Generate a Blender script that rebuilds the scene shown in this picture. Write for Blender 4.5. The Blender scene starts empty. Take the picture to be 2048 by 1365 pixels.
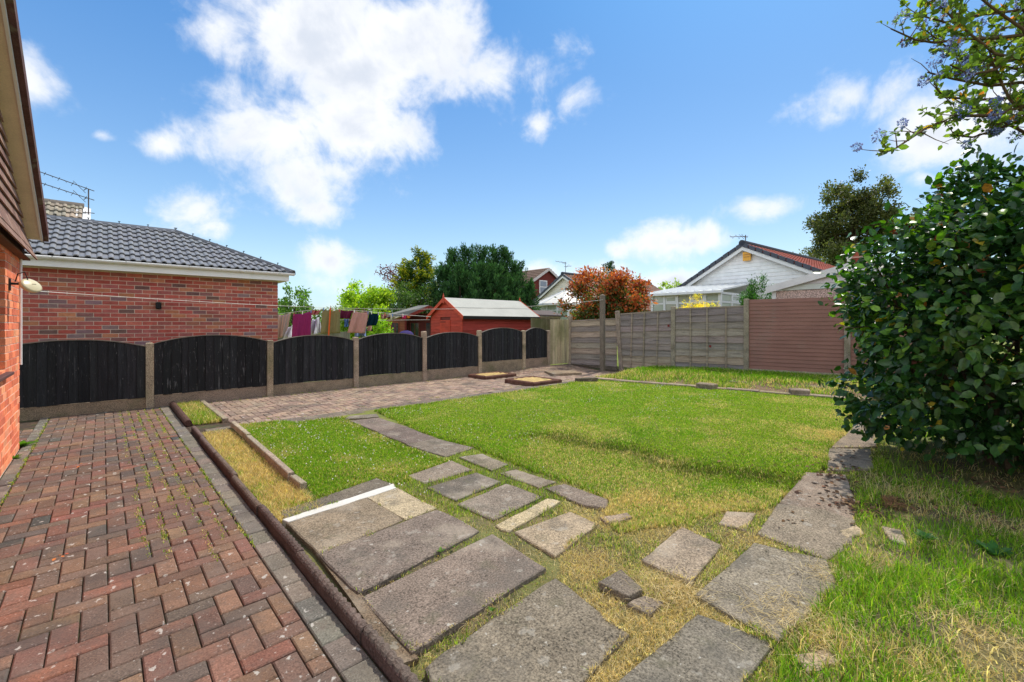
import bpy, math, random
import numpy as np
from mathutils import Vector, Matrix, Euler

S = bpy.context.scene
R = math.radians
rng = np.random.default_rng(7)
random.seed(7)

# ------------------------------------------------------------------ camera
CAMH = 1.41                      # eye height above the drive
TH = R(42.6)                     # the garden's long axis is turned from the view by this much
FPX = 890.0                      # focal length in photo pixels (2048 wide)
HOR = 648.5                      # the horizon's row in the photo
cam_d = bpy.data.cameras.new('camera')
cam_d.sensor_width = 36.0
cam_d.lens = 36.0 * FPX / 2048.0
cam_d.shift_y = -(682.5 - HOR) / 2048.0
cam_d.clip_start = 0.05
cam_d.clip_end = 2000
cam = bpy.data.objects.new('camera', cam_d)
S.collection.objects.link(cam)
cam.location = (0, 0, CAMH)
cam.rotation_euler = (R(90), 0, -TH)
S.camera = cam
S.render.resolution_x, S.render.resolution_y = 1024, 682

# ------------------------------------------------------------------ light
SUN_EL, SUN_AZ = R(57), R(13)     # azimuth from +x towards +y
sun_dir = Vector((math.cos(SUN_EL) * math.cos(SUN_AZ), math.cos(SUN_EL) * math.sin(SUN_AZ), math.sin(SUN_EL)))
sl = bpy.data.lights.new('sun', 'SUN')
sl.energy = 3.5
sl.angle = R(0.7)
sl.color = (1.0, 0.94, 0.84)
so = bpy.data.objects.new('sun', sl)
S.collection.objects.link(so)
so.rotation_euler = sun_dir.to_track_quat('Z', 'Y').to_euler()

S.view_settings.view_transform = 'Standard'
S.view_settings.look = 'None'
S.view_settings.exposure = 0.28
S.view_settings.gamma = 1.0
S.cycles.max_bounces = 6
S.cycles.diffuse_bounces = 3
S.cycles.glossy_bounces = 3
S.cycles.transmission_bounces = 4
S.cycles.transparent_max_bounces = 8
S.cycles.use_adaptive_sampling = True
S.cycles.use_denoising = True
S.cycles.sample_clamp_indirect = 6.0

CT, ST = math.cos(TH), math.sin(TH)
def cam2g(X, Z):
    return (CT * X + ST * Z, -ST * X + CT * Z)
def at(px, py, z=0.0):
    """point of the plane at height z seen at photo pixel (px, py)"""
    Z = FPX * (CAMH - z) / (py - HOR)
    b, a = cam2g((px - 1024) / FPX * Z, Z)
    return Vector((b, a, z))
def atZ(px, py, Z):
    """point at depth Z"""
    b, a = cam2g((px - 1024) / FPX * Z, Z)
    return Vector((b, a, CAMH - (py - HOR) / FPX * Z))
def onA(px, py, a):
    r = (px - 1024) / FPX
    return atZ(px, py, a / (-ST * r + CT))
def onB(px, py, b):
    r = (px - 1024) / FPX
    return atZ(px, py, b / (CT * r + ST))
def dirw(px, py):
    r = (px - 1024) / FPX
    b, a = cam2g(r, 1.0)
    return Vector((b, a, -(py - HOR) / FPX)).normalized()

# ------------------------------------------------------------------ world: clear sky with scattered cumulus in view and added cloud outside it
W = bpy.data.worlds.new('World')
S.world = W
W.use_nodes = True
wt = W.node_tree
for n in list(wt.nodes):
    wt.nodes.remove(n)
class NB:
    """short hand for building node trees"""
    def __init__(s, nt): s.nt = nt
    def n(s, typ, **kw):
        nd = s.nt.nodes.new(typ)
        for k, v in kw.items():
            setattr(nd, k, v)
        return nd
    def link(s, a, b): s.nt.links.new(a, b)
    def inp(s, sock, v):
        if isinstance(v, bpy.types.NodeSocket): s.link(v, sock)
        elif v is not None: sock.default_value = v
    def math(s, op, a, b=None, c=None, clamp=False):
        nd = s.n('ShaderNodeMath', operation=op); nd.use_clamp = clamp
        s.inp(nd.inputs[0], a)
        if b is not None: s.inp(nd.inputs[1], b)
        if c is not None: s.inp(nd.inputs[2], c)
        return nd.outputs[0]
    def vmath(s, op, a, b=None):
        nd = s.n('ShaderNodeVectorMath', operation=op)
        s.inp(nd.inputs[0], a)
        if b is not None: s.inp(nd.inputs[1], b)
        return nd.outputs[1] if op in ('DOT_PRODUCT', 'LENGTH') else nd.outputs[0]
    def noise(s, vec, scale, detail=2.0, rough=0.5, dist=0.0, lac=2.0):
        nd = s.n('ShaderNodeTexNoise')
        s.inp(nd.inputs['Vector'], vec)
        nd.inputs['Scale'].default_value = scale
        nd.inputs['Detail'].default_value = detail
        nd.inputs['Roughness'].default_value = rough
        nd.inputs['Lacunarity'].default_value = lac
        nd.inputs['Distortion'].default_value = dist
        return nd.outputs['Fac']
    def ramp(s, v, lo, hi, a=0.0, b=1.0, smooth=True):
        nd = s.n('ShaderNodeMapRange')
        nd.interpolation_type = 'SMOOTHSTEP' if smooth else 'LINEAR'
        s.inp(nd.inputs[0], v)
        for i, x in enumerate((lo, hi, a, b)):
            nd.inputs[1 + i].default_value = x
        return nd.outputs[0]
    def mix(s, f, a, b, mode='MIX'):
        nd = s.n('ShaderNodeMix', data_type='RGBA', blend_type=mode)
        s.inp(nd.inputs[0], f)
        for sock, v in ((nd.inputs[6], a), (nd.inputs[7], b)):
            if isinstance(v, (tuple, list)): v = tuple(v) + ((1,) if len(v) == 3 else ())
            s.inp(sock, v)
        return nd.outputs[2]

b_ = NB(wt)
sky = b_.n('ShaderNodeTexSky')
sky.sky_type = 'NISHITA'
sky.sun_disc = False
sky.sun_elevation = SUN_EL
sky.sun_rotation = R(90) - SUN_AZ
sky.air_density = 1.0
sky.dust_density = 0.5
sky.ozone_density = 2.5
tc = b_.n('ShaderNodeTexCoord')
D = tc.outputs['Generated']
SKY_STRENGTH = 0.15
# (px, py, rx, ry, weight): cumulus heads seen in the photo; added unseen cloud comes below
CL = [(440, 50, 85, 70, .85), (640, 60, 150, 120, 1.05), (830, 90, 165, 115, 1.1), (1000, 135, 115, 65, .85), (735, 150, 150, 80, 1.05),
      (470, 235, 80, 55, .75), (560, 265, 150, 85, .95), (720, 260, 140, 80, 1.0), (630, 345, 130, 80, .85), (655, 420, 80, 40, .7), (335, 290, 55, 32, .7),
      (410, 415, 80, 40, .7), (50, 170, 90, 70, .95), (675, 525, 80, 45, .80), (640, 575, 70, 40, .62), (705, 590, 80, 40, .62),
      (1340, 478, 95, 38, 1.0), (1230, 492, 35, 22, .8), (1515, 408, 70, 30, .8), (1720, 200, 110, 75, .72), (1680, 235, 70, 45, .65), (1880, 265, 130, 85, .95),
      (1990, 230, 110, 110, .95), (1160, 190, 60, 40, .45), (1075, 245, 60, 30, .45), (1340, 565, 60, 25, .85), (1070, 555, 60, 35, .85), (1180, 555, 90, 40, .8), (1850, 358, 50, 25, .7),
      (200, 275, 30, 14, .5), (430, 460, 60, 25, .5)]
blobs = []
for (px, py, rx, ry, w) in CL:
    c = dirw(px, py)
    # radii from pixels at this place in the view
    e1 = (dirw(px + rx, py) - dirw(px - rx, py)) / 2
    e2 = (dirw(px, py - ry) - dirw(px, py + ry)) / 2
    blobs.append((c, e1, e2, w))
warp = b_.n('ShaderNodeTexNoise')
warp.inputs['Scale'].default_value = 3.5
warp.inputs['Detail'].default_value = 2
b_.link(D, warp.inputs['Vector'])
wv = b_.vmath('SCALE', b_.vmath('SUBTRACT', warp.outputs['Color'], (.5, .5, .5)))
wv.node.inputs[3].default_value = 0.06
Dw = b_.vmath('ADD', D, wv)
tot = None
for (c, e1, e2, w) in blobs:
    gr = b_.n('ShaderNodeTexGradient', gradient_type='SPHERICAL')
    u1 = e1.normalized(); u3 = u1.cross(e2).normalized(); u2 = u3.cross(u1)
    rot = Matrix((u1, u2, u3)).transposed().to_euler()
    tm = gr.texture_mapping
    tm.vector_type = 'TEXTURE'
    tm.translation = c; tm.rotation = rot
    tm.scale = (e1.length * 1.9, e2.length * 1.9, .5)
    b_.link(Dw, gr.inputs[0])
    m = b_.math('MULTIPLY', gr.outputs['Fac'], w * 1.25)
    tot = m if tot is None else b_.math('MAXIMUM', tot, m)
# denser cloud added outside the view, to raise the fill on shaded faces
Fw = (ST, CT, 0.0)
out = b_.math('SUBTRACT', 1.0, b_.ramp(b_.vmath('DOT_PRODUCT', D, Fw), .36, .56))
fill_cloud = b_.math('MULTIPLY', b_.ramp(b_.noise(Dw, 2.6, 2.0, .5), .32, .56), 1.1)
tot = b_.math('MAXIMUM', tot, b_.math('MULTIPLY', fill_cloud, out))
nz = b_.noise(D, 9.0, 7.0, 0.58, 0.35)
nz2 = b_.noise(D, 42.0, 4.0, 0.62)
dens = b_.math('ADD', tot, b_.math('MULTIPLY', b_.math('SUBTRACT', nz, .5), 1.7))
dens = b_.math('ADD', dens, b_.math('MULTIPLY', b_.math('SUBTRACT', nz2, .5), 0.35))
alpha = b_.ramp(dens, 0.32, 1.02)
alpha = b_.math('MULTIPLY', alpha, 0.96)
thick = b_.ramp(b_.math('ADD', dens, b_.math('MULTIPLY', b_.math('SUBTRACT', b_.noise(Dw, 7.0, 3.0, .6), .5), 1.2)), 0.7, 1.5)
# clouds away from the sun front-lit and so brighter, raised further for fill
front = b_.ramp(b_.vmath('DOT_PRODUCT', D, tuple(sun_dir)), -.7, .35, 13.5, 5.9)
cc_ = b_.mix(thick, (1.0, 1.01, 1.03), (.72, .77, .86))
fm = b_.n('ShaderNodeCombineColor')
for i_ in range(3): b_.link(front, fm.inputs[i_])
ccol = b_.mix(1.0, cc_, fm.outputs[0], 'MULTIPLY')
sepz = b_.n('ShaderNodeSeparateXYZ'); b_.link(D, sepz.inputs[0])
tint = b_.mix(b_.ramp(sepz.outputs[2], .12, .58, smooth=False), (.76, .78, .75), (.43, .79, 1.01))
tint = b_.mix(b_.ramp(sepz.outputs[2], .02, .14), (.56, .66, .80), tint)
# even out the darkening away from the sun
ev = b_.ramp(b_.vmath('DOT_PRODUCT', D, tuple(sun_dir)), -.2, .85, 1.55, .86, False)
evc = b_.n('ShaderNodeCombineColor')
for i_ in range(3): b_.link(ev, evc.inputs[i_])
tint = b_.mix(1.0, tint, evc.outputs[0], 'MULTIPLY')
skyt = b_.mix(1.0, sky.outputs[0], tint, 'MULTIPLY')
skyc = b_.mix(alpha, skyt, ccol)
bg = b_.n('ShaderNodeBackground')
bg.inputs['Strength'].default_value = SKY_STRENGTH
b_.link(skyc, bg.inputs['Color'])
wo = b_.n('ShaderNodeOutputWorld')
b_.link(bg.outputs[0], wo.inputs['Surface'])
W.cycles.sampling_method = 'MANUAL'
W.cycles.sample_map_resolution = 256

# ------------------------------------------------------------------ helpers
COL = S.collection
def tag(o, label=None, cat=None, group=None, kind=None):
    if label: o['label'] = label
    if cat: o['category'] = cat
    if group: o['group'] = group
    if kind: o['kind'] = kind
    return o
def empty(name, loc=(0, 0, 0), label=None, cat=None, group=None):
    o = bpy.data.objects.new(name, None)
    o.empty_display_size = 0.1
    COL.objects.link(o)
    o.location = loc
    return tag(o, label, cat, group)
def setparent(o, p):
    if p is not None:
        o.parent = p
        M = Matrix.Identity(4)
        q = p
        ms = []
        while q is not None:
            ms.append(q.matrix_basis.copy()); q = q.parent
        for m in reversed(ms): M = M @ m
        o.matrix_parent_inverse = Matrix.Identity(4)
        o.matrix_basis = M.inverted() @ o.matrix_basis
    return o
def np_mesh(name, V, F, cols=None, mat=None, smooth=False):
    """V (n,3), F (m,k) with one k; cols (n,3) per vertex"""
    V = np.asarray(V, np.float32); F = np.asarray(F, np.int32)
    me = bpy.data.meshes.new(name)
    me.vertices.add(len(V)); me.vertices.foreach_set('co', V.ravel())
    k = F.shape[1]
    me.loops.add(F.size); me.loops.foreach_set('vertex_index', F.ravel())
    me.polygons.add(len(F))
    me.polygons.foreach_set('loop_start', np.arange(0, F.size, k, dtype=np.int32))
    if smooth: me.polygons.foreach_set('use_smooth', np.ones(len(F), bool))
    me.update(calc_edges=True)
    if cols is not None:
        at_ = me.color_attributes.new('Col', 'FLOAT_COLOR', 'POINT')
        c4 = np.ones((len(V), 4), np.float32); c4[:, :3] = cols
        at_.data.foreach_set('color', c4.ravel())
    if mat: me.materials.append(mat)
    return me
def link(name, me, parent=None, M=None):
    o = bpy.data.objects.new(name, me)
    COL.objects.link(o)
    if M is not None: o.matrix_basis = M
    return setparent(o, parent)

class MB:
    """collects boxes, prisms and tubes into one mesh; every piece carries its own colour"""
    def __init__(s):
        s.v, s.f, s.c = [], [], []
    def add(s, vs, fs, col=(1, 1, 1)):
        n = len(s.v)
        s.v += [tuple(v) for v in vs]
        s.f += [tuple(i + n for i in f) for f in fs]
        s.c += [tuple(col)] * len(vs)
        return s
    def box(s, x0, x1, y0, y1, z0, z1, col=(1, 1, 1), M=None, ch=0.0):
        if x0 > x1: x0, x1 = x1, x0
        if y0 > y1: y0, y1 = y1, y0
        if z0 > z1: z0, z1 = z1, z0
        if ch:   # chamfered top
            vs = [(x0, y0, z0), (x1, y0, z0), (x1, y1, z0), (x0, y1, z0), (x0, y0, z1 - ch), (x1, y0, z1 - ch), (x1, y1, z1 - ch), (x0, y1, z1 - ch),
                  (x0 + ch, y0 + ch, z1), (x1 - ch, y0 + ch, z1), (x1 - ch, y1 - ch, z1), (x0 + ch, y1 - ch, z1)]
            fs = [(0, 1, 5, 4), (1, 2, 6, 5), (2, 3, 7, 6), (3, 0, 4, 7), (4, 5, 9, 8), (5, 6, 10, 9), (6, 7, 11, 10), (7, 4, 8, 11), (8, 9, 10, 11), (3, 2, 1, 0)]
        else:
            vs = [(x0, y0, z0), (x1, y0, z0), (x1, y1, z0), (x0, y1, z0), (x0, y0, z1), (x1, y0, z1), (x1, y1, z1), (x0, y1, z1)]
            fs = [(0, 1, 5, 4), (1, 2, 6, 5), (2, 3, 7, 6), (3, 0, 4, 7), (4, 5, 6, 7), (3, 2, 1, 0)]
        if M is not None: vs = [M @ Vector(v) for v in vs]
        return s.add(vs, fs, col)
    def prism(s, pts, z0, z1, col=(1, 1, 1), M=None, ch=0.0):
        """outline in x,y (counter-clockwise) pulled from z0 to z1"""
        a = sum(pts[i][0] * pts[(i + 1) % len(pts)][1] - pts[(i + 1) % len(pts)][0] * pts[i][1] for i in range(len(pts)))
        if a < 0: pts = pts[::-1]
        n = len(pts)
        lo = [(p[0], p[1], z0) for p in pts]; hi = [(p[0], p[1], z1 - ch) for p in pts]
        vs = lo + hi
        fs = [tuple(range(n - 1, -1, -1))] + [(i, (i + 1) % n, n + (i + 1) % n, n + i) for i in range(n)]
        if ch:
            cx = sum(p[0] for p in pts) / n; cy = sum(p[1] for p in pts) / n
            top = []
            for p in pts:
                d = Vector((cx - p[0], cy - p[1])); L = d.length or 1
                top.append((p[0] + d.x / L * ch * 1.4, p[1] + d.y / L * ch * 1.4, z1))
            vs += top
            fs += [(n + i, n + (i + 1) % n, 2 * n + (i + 1) % n, 2 * n + i) for i in range(n)]
            fs.append(tuple(range(2 * n, 3 * n)))
        else:
            fs.append(tuple(range(n, 2 * n)))
        if M is not None: vs = [M @ Vector(v) for v in vs]
        return s.add(vs, fs, col)
    def quad(s, a, b, c, d, col=(1, 1, 1)):
        return s.add([a, b, c, d], [(0, 1, 2, 3)], col)
    def slab(s, p, t, col=(1, 1, 1)):
        """flat polygon p (3-D points) given thickness along the vector t"""
        n = len(p); t = Vector(t)
        vs = [Vector(q) for q in p] + [Vector(q) + t for q in p]
        fs = [tuple(range(n)), tuple(range(2 * n - 1, n - 1, -1))] + [((i + 1) % n, i, n + i, n + (i + 1) % n) for i in range(n)]
        return s.add(vs, fs, col)
    def tube(s, pts, r, n=6, col=(1, 1, 1), cap=True):
        pts = [Vector(p) for p in pts]
        rs = r if isinstance(r, (list, tuple)) else [r] * len(pts)
        vs = []; fs = []
        ref = Vector((0, 0, 1))
        for i, p in enumerate(pts):
            t = (pts[min(i + 1, len(pts) - 1)] - pts[max(i - 1, 0)])
            if t.length < 1e-9: t = Vector((0, 0, 1))
            t.normalize()
            u = t.cross(ref)
            if u.length < 1e-3: u = t.cross(Vector((1, 0, 0)))
            u.normalize(); w = u.cross(t)
            for k in range(n):
                g = 2 * math.pi * k / n
                vs.append(p + (u * math.cos(g) + w * math.sin(g)) * rs[i])
        for i in range(len(pts) - 1):
            for k in range(n):
                fs.append((i * n + k, i * n + (k + 1) % n, (i + 1) * n + (k + 1) % n, (i + 1) * n + k))
        if cap:
            fs.append(tuple(range(n))); fs.append(tuple(range(len(pts) * n - 1, (len(pts) - 1) * n - 1, -1)))
        return s.add(vs, fs, col)
    def mesh(s, name, mat, smooth=False):
        me = bpy.data.meshes.new(name)
        me.from_pydata(s.v, [], s.f)
        at_ = me.color_attributes.new('Col', 'FLOAT_COLOR', 'POINT')
        c4 = np.ones((len(s.v), 4), np.float32); c4[:, :3] = np.array(s.c, np.float32).reshape(-1, 3)
        at_.data.foreach_set('color', c4.ravel())
        if smooth: me.polygons.foreach_set('use_smooth', np.ones(len(me.polygons), bool))
        me.materials.append(mat)
        me.update()
        return me
    def build(s, name, mat, parent=None, smooth=False, M=None):
        return link(name, s.mesh(name, mat, smooth), parent, M)
def bevel(o, w=0.006, seg=2):
    m = o.modifiers.new('bevel', 'BEVEL'); m.width = w; m.segments = seg; m.limit_method = 'ANGLE'; m.angle_limit = R(35)
    return o

def mat(name, col=(1, 1, 1), var=0.25, vs=12.0, fine=0.15, fs=180.0, bump=0.15, bs=140.0, rough=0.85, spec=0.3, stretch=(1, 1, 1),
        spots=(), metal=0.0, coat=0.0, patch=None):
    """colour = piece colour x material colour, mottled by noise at two scales; spots = (scale, lo, hi, colour, amount, stretch)"""
    m = bpy.data.materials.new(name); m.use_nodes = True
    nt = m.node_tree; b = NB(nt)
    bs_ = nt.nodes['Principled BSDF']
    geo = b.n('ShaderNodeNewGeometry')
    P = geo.outputs['Position']
    def sc(st):
        if st == (1, 1, 1): return P
        return b.vmath('MULTIPLY', P, st)
    Ps = sc(stretch)
    att = b.n('ShaderNodeAttribute', attribute_name='Col')
    c = b.mix(1.0, att.outputs['Color'], col, 'MULTIPLY')
    n1 = b.noise(Ps, vs, 4.0, .6); n2 = b.noise(Ps, fs, 3.0, .6)
    f = b.math('ADD', b.ramp(n1, .25, .75, 1 - var, 1 + var, False), b.ramp(n2, .3, .7, -fine, fine, False))
    cm = b.n('ShaderNodeCombineColor')
    for i in range(3): b.link(f, cm.inputs[i])
    c = b.mix(1.0, c, cm.outputs[0], 'MULTIPLY')
    if patch:
        for (s_, lo, hi, pc, am) in patch:
            c = b.mix(b.math('MULTIPLY', b.ramp(b.noise(P, s_, 5.0, .6), lo, hi), am), c, pc)
    for sp in spots:
        s_, lo, hi, pc, am = sp[:5]
        v = b.noise(sc(sp[5]) if len(sp) > 5 else P, s_, 3.0, .55)
        c = b.mix(b.math('MULTIPLY', b.ramp(v, lo, hi), am), c, pc)
    b.link(c, bs_.inputs['Base Color'])
    bs_.inputs['Roughness'].default_value = rough
    bs_.inputs['Specular IOR Level'].default_value = spec
    bs_.inputs['Metallic'].default_value = metal
    bs_.inputs['Coat Weight'].default_value = coat
    if bump:
        bn = b.n('ShaderNodeBump'); bn.inputs['Strength'].default_value = bump
        bn.inputs['Distance'].default_value = 0.01
        b.link(b.math('ADD', b.noise(Ps, bs, 4.0, .65), b.math('MULTIPLY', n1, .6)), bn.inputs['Height'])
        b.link(bn.outputs[0], bs_.inputs['Normal'])
    return m
def leafmat(name, trans=0.35, rough=0.45, spec=0.4, var=0.2, tcol=(1.25, 1.35, .55)):
    m = bpy.data.materials.new(name); m.use_nodes = True
    nt = m.node_tree; b = NB(nt)
    bs_ = nt.nodes['Principled BSDF']
    out = nt.nodes['Material Output']
    att = b.n('ShaderNodeAttribute', attribute_name='Col')
    geo = b.n('ShaderNodeNewGeometry')
    f = b.ramp(b.noise(geo.outputs['Position'], 40.0, 2.0), .3, .7, 1 - var, 1 + var, False)
    cm = b.n('ShaderNodeCombineColor')
    for i in range(3): b.link(f, cm.inputs[i])
    c = b.mix(1.0, att.outputs['Color'], cm.outputs[0], 'MULTIPLY')
    b.link(c, bs_.inputs['Base Color'])
    bs_.inputs['Roughness'].default_value = rough
    bs_.inputs['Specular IOR Level'].default_value = spec
    tr = b.n('ShaderNodeBsdfTranslucent')
    b.link(b.mix(1.0, c, tcol, 'MULTIPLY'), tr.inputs['Color'])
    mx = b.n('ShaderNodeMixShader'); mx.inputs[0].default_value = trans
    b.link(bs_.outputs[0], mx.inputs[1]); b.link(tr.outputs[0], mx.inputs[2])
    b.link(mx.outputs[0], out.inputs['Surface'])
    return m
def srgb(r, g, b, k=1.0):
    f = lambda x: ((x / 255.0 + .055) / 1.055) ** 2.4 if x > 10 else x / 255.0 / 12.92
    return (f(r) * k, f(g) * k, f(b) * k)
def jit(c, s=0.1, h=0.04):
    k = 1 + random.uniform(-s, s)
    return tuple(max(0.0, x * k * (1 + random.uniform(-h, h))) for x in c)

M_ = {}
M_['soil'] = mat('soil', srgb(112, 92, 70), .3, 5, .3, 60, .6, 40, .95)
M_['lawn'] = mat('lawn_soil', (.16, .19, .035), .3, 6, .3, 90, .5, 60, .95, patch=[(1.6, .45, .7, (.28, .22, .08), .7)])
M_['sand'] = mat('joint_sand', srgb(70, 58, 48), .35, 9, .3, 120, .4, 120, .95, patch=[(2.2, .5, .62, (.05, .075, .02), .7), (14, .5, .62, (.16, .09, .045), .5)])
M_['paver'] = mat('paver', (.76, .80, .79), .2, 7, .42, 120, .55, 200, .88, .25,
                  patch=[(2.3, .46, .68, (.085, .074, .066), .6), (5, .5, .68, (.17, .13, .105), .5), (30, .5, .7, (.11, .085, .07), .4)],
                  spots=[(17, .645, .69, (.56, .53, .47), .7, (1, .8, 1)), (60, .63, .72, (.52, .47, .41), .45), (38, .64, .72, (.045, .04, .036), .5)])
M_['slab'] = mat('concrete_slab', (.96, .89, .81), .26, 4.5, .7, 105, .5, 160, .92, .2,
                 patch=[(3.1, .5, .68, (.10, .093, .08), .5), (1.9, .52, .70, (.42, .36, .28), .5), (7, .56, .68, (.12, .115, .07), .35), (11, .6, .66, (.44, .41, .35), .35)], spots=[(58, .70, .76, (.03, .03, .025), .6), (21, .69, .72, (.55, .53, .47), .6), (34, .66, .70, (.07, .065, .05), .45)])
M_['brick'] = mat('brick', (1, 1, 1), .2, 14, .2, 160, .35, 120, .9, .2, spots=[(33, .66, .8, (.06, .045, .05), .35)])
M_['mortar'] = mat('mortar', srgb(226, 206, 188), .12, 12, .15, 200, .3, 200, .95)
M_['concrete'] = mat('cast_concrete', (1.36, 1.34, 1.30), .25, 5, .6, 75, .45, 160, .92, .2,
                     patch=[(3.2, .5, .72, (.13, .11, .085), .6), (1.4, .55, .7, (.12, .125, .05), .5)], spots=[(60, .66, .73, (.45, .42, .36), .5), (85, .68, .75, (.03, .028, .024), .6)])
M_['blackwood'] = mat('black_timber', (1, 1, 1), .35, 5, .35, 90, .4, 60, .75, .3, (5, 5, .35),
                      spots=[(12, .60, .76, (.25, .25, .26), .6, (4, 4, .35)), (48, .66, .74, (.40, .39, .38), .6, (2, 2, .4))])
M_['fadedwood'] = mat('faded_black_timber', (1, 1, 1), .4, 5, .4, 90, .4, 60, .8, .25, (5, 5, .35),
                      spots=[(9, .58, .78, (.17, .17, .18), .4, (4, 4, .3)), (30, .64, .76, (.38, .37, .36), .4, (2.5, 2.5, .35)), (14, .62, .72, (.012, .012, .013), .6, (2, 2, .6))])
M_['greywood'] = mat('weathered_timber', (1, 1, 1), .35, 4, .3, 60, .5, 50, .9, .15, (.35, .35, 5),
                     spots=[(10, .60, .72, (.34, .27, .19), .6, (.4, .4, 3.5)), (6, .60, .75, (.05, .045, .04), .6, (.4, .4, 3))])
M_['vertwood'] = mat('green_grey_timber', (1, 1, 1), .3, 4, .3, 60, .4, 50, .9, .15, (5, 5, .3), patch=[(.9, .42, .68, (.10, .13, .03), .6)])
M_['wood'] = mat('painted_timber', (1, 1, 1), .28, 5, .2, 70, .25, 50, .7, .3, (.4, .4, 4))
M_['plastic'] = mat('white_plastic', (1, 1, 1), .04, 3, .02, 80, .0, 50, .35, .5)
M_['paint'] = mat('weathered_paint', (1, 1, 1), .10, 4, .08, 90, .15, 80, .65, .3, spots=[(22, .70, .78, (.3, .29, .27), .5)])
M_['rooftile'] = mat('new_roof_tile', (1, 1, 1), .08, 8, .06, 150, .1, 120, .38, .5)
M_['oldtile'] = mat('old_roof_tile', (1, 1, 1), .3, 6, .25, 120, .35, 100, .85, .2, spots=[(9, .58, .72, (.2, .19, .13), .6)])
M_['felt'] = mat('roofing_felt', (1, 1, 1), .08, 2.5, .15, 120, .2, 160, .9, .2)
M_['metal'] = mat('dull_metal', (1, 1, 1), .1, 20, .1, 200, .05, 100, .5, .4, metal=.4)
M_['cloth'] = mat('cotton_cloth', (1, 1, 1), .07, 10, .1, 300, .15, 300, .95, .1)
M_['glass'] = mat('window_glass', (1, 1, 1), .05, 1, 0, 10, 0, 10, .08, .6)
M_['pebble'] = mat('pebble_dash', (1, 1, 1), .25, 60, .9, 55, .8, 45, .9, .2)
M_['leaf'] = leafmat('leaf', .45, .5, .3, .2, (1.5, 1.6, .7))
M_['gloss'] = leafmat('glossy_leaf', .22, .33, .42, .3, (1.7, 2.2, .35))
M_['needle'] = leafmat('needle_foliage', .2, .7, .2, .3, (1.1, 1.2, .6))
M_['grass'] = leafmat('grass_blade', .5, .6, .2, .2, (1.35, 1.4, .7))
M_['bark'] = mat('bark', (1, 1, 1), .3, 20, .3, 90, .6, 60, .95, .1, (3, 3, .6))
ORD = ['first', 'second', 'third', 'fourth', 'fifth', 'sixth', 'seventh', 'eighth', 'ninth', 'tenth']
def sm(x, a, b):
    t = min(1.0, max(0.0, (x - a) / (b - a))); return t * t * (3 - 2 * t)
def np_sm(x, a, b):
    t = np.clip((x - a) / (b - a), 0, 1); return t * t * (3 - 2 * t)

# ================================================================== SETTING
# ---- ground: one sheet out to the horizon
g = MB(); g.quad((-600, -600, -.10), (600, -600, -.10), (600, 600, -.10), (-600, 600, -.10), (.9, 1.0, .6))
tag(g.build('ground', M_['lawn']), 'rough grassy earth under and beyond the gardens', None, None, 'structure')

# ---- garden levels
H0, H1 = at(1060, 868, .02), at(1590, 965, .02)      # sunken band across the lawn
_hd = (H1 - H0).to_2d(); _hl = _hd.length; _hd = _hd / _hl
def hz(x, y):
    """ground height of the lawn and beds (numpy)"""
    x = np.asarray(x, float); y = np.asarray(y, float)
    z = .016 + .007 * np.sin(x * 1.7 + 1) * np.sin(y * 1.3) + .004 * np.sin(x * 5.1) * np.sin(y * 4.3 + 2)
    dx, dy = x - H0.x, y - H0.y
    t = dx * _hd.x + dy * _hd.y; d = -dx * _hd.y + dy * _hd.x
    wob = .12 * np.sin(t * 2.3) + .07 * np.sin(t * 5.7)
    z = z - .03 * np_sm(t, -.35, .3) * np_sm(-t, -_hl - .3, -_hl + .3) * np.exp(-((d - wob) / .30) ** 2)
    small = np_sm(x, 1.2, 1.26) * np_sm(-x, -2.02, -1.78) * np_sm(y, 3.75, 4.15)      # little lawn behind its edging
    z = z + .045 * small
    rough = np_sm(-y, -.75, -.3)
    z = z + rough * (.02 + .03 * np.sin(x * 2.9) * np.sin(y * 3.1))
    bed = np_sm(-x, -1.24, -1.20)
    z = z * (1 - bed) + bed * (-.005)
    return z
def pz(x, y):
    return .09 * sm(x, 8.2, 10.0) * sm(y, 8.0, 9.4)

def gridsheet(name, x0, x1, y0, y1, step, hf, m, cf=None):
    nx = int((x1 - x0) / step) + 1; ny = int((y1 - y0) / step) + 1
    X, Y = np.meshgrid(np.linspace(x0, x1, nx), np.linspace(y0, y1, ny))
    V = np.stack([X, Y, hf(X, Y)], -1).reshape(-1, 3)
    i = np.arange(nx * ny).reshape(ny, nx)
    F = np.stack([i[:-1, :-1], i[:-1, 1:], i[1:, 1:], i[1:, :-1]], -1).reshape(-1, 4)
    me = np_mesh(name, V, F, cf(X.ravel(), Y.ravel()) if cf else np.ones((len(V), 3)), m, True)
    return link(name, me)
def worn(x, y):
    """bare brown earth round the slabs and in the beds, green thatch under the lawns"""
    c = np.ones((len(x), 3)); soil = np.array((.62, .40, 1.35))
    w = np.clip(np_sm(-y, -3.9, -3.0) * np_sm(-x, -6.2, -4.2) + np_sm(-x, -1.25, -1.2) + np_sm(-y, -.9, -.4) * .8, 0, 1)
    w = w * (.75 + .25 * np.sin(x * 7 + 2 * np.sin(y * 5)) * np.sin(y * 6.3))
    return c * (1 - w[:, None]) + soil * w[:, None]
lawn = gridsheet('lawn', .86, 10.6, -5.0, 6.84, .07, hz, M_['lawn'], worn)
tag(lawn, 'mown lawn and rough garden earth inside the fences', None, None, 'structure')

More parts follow.
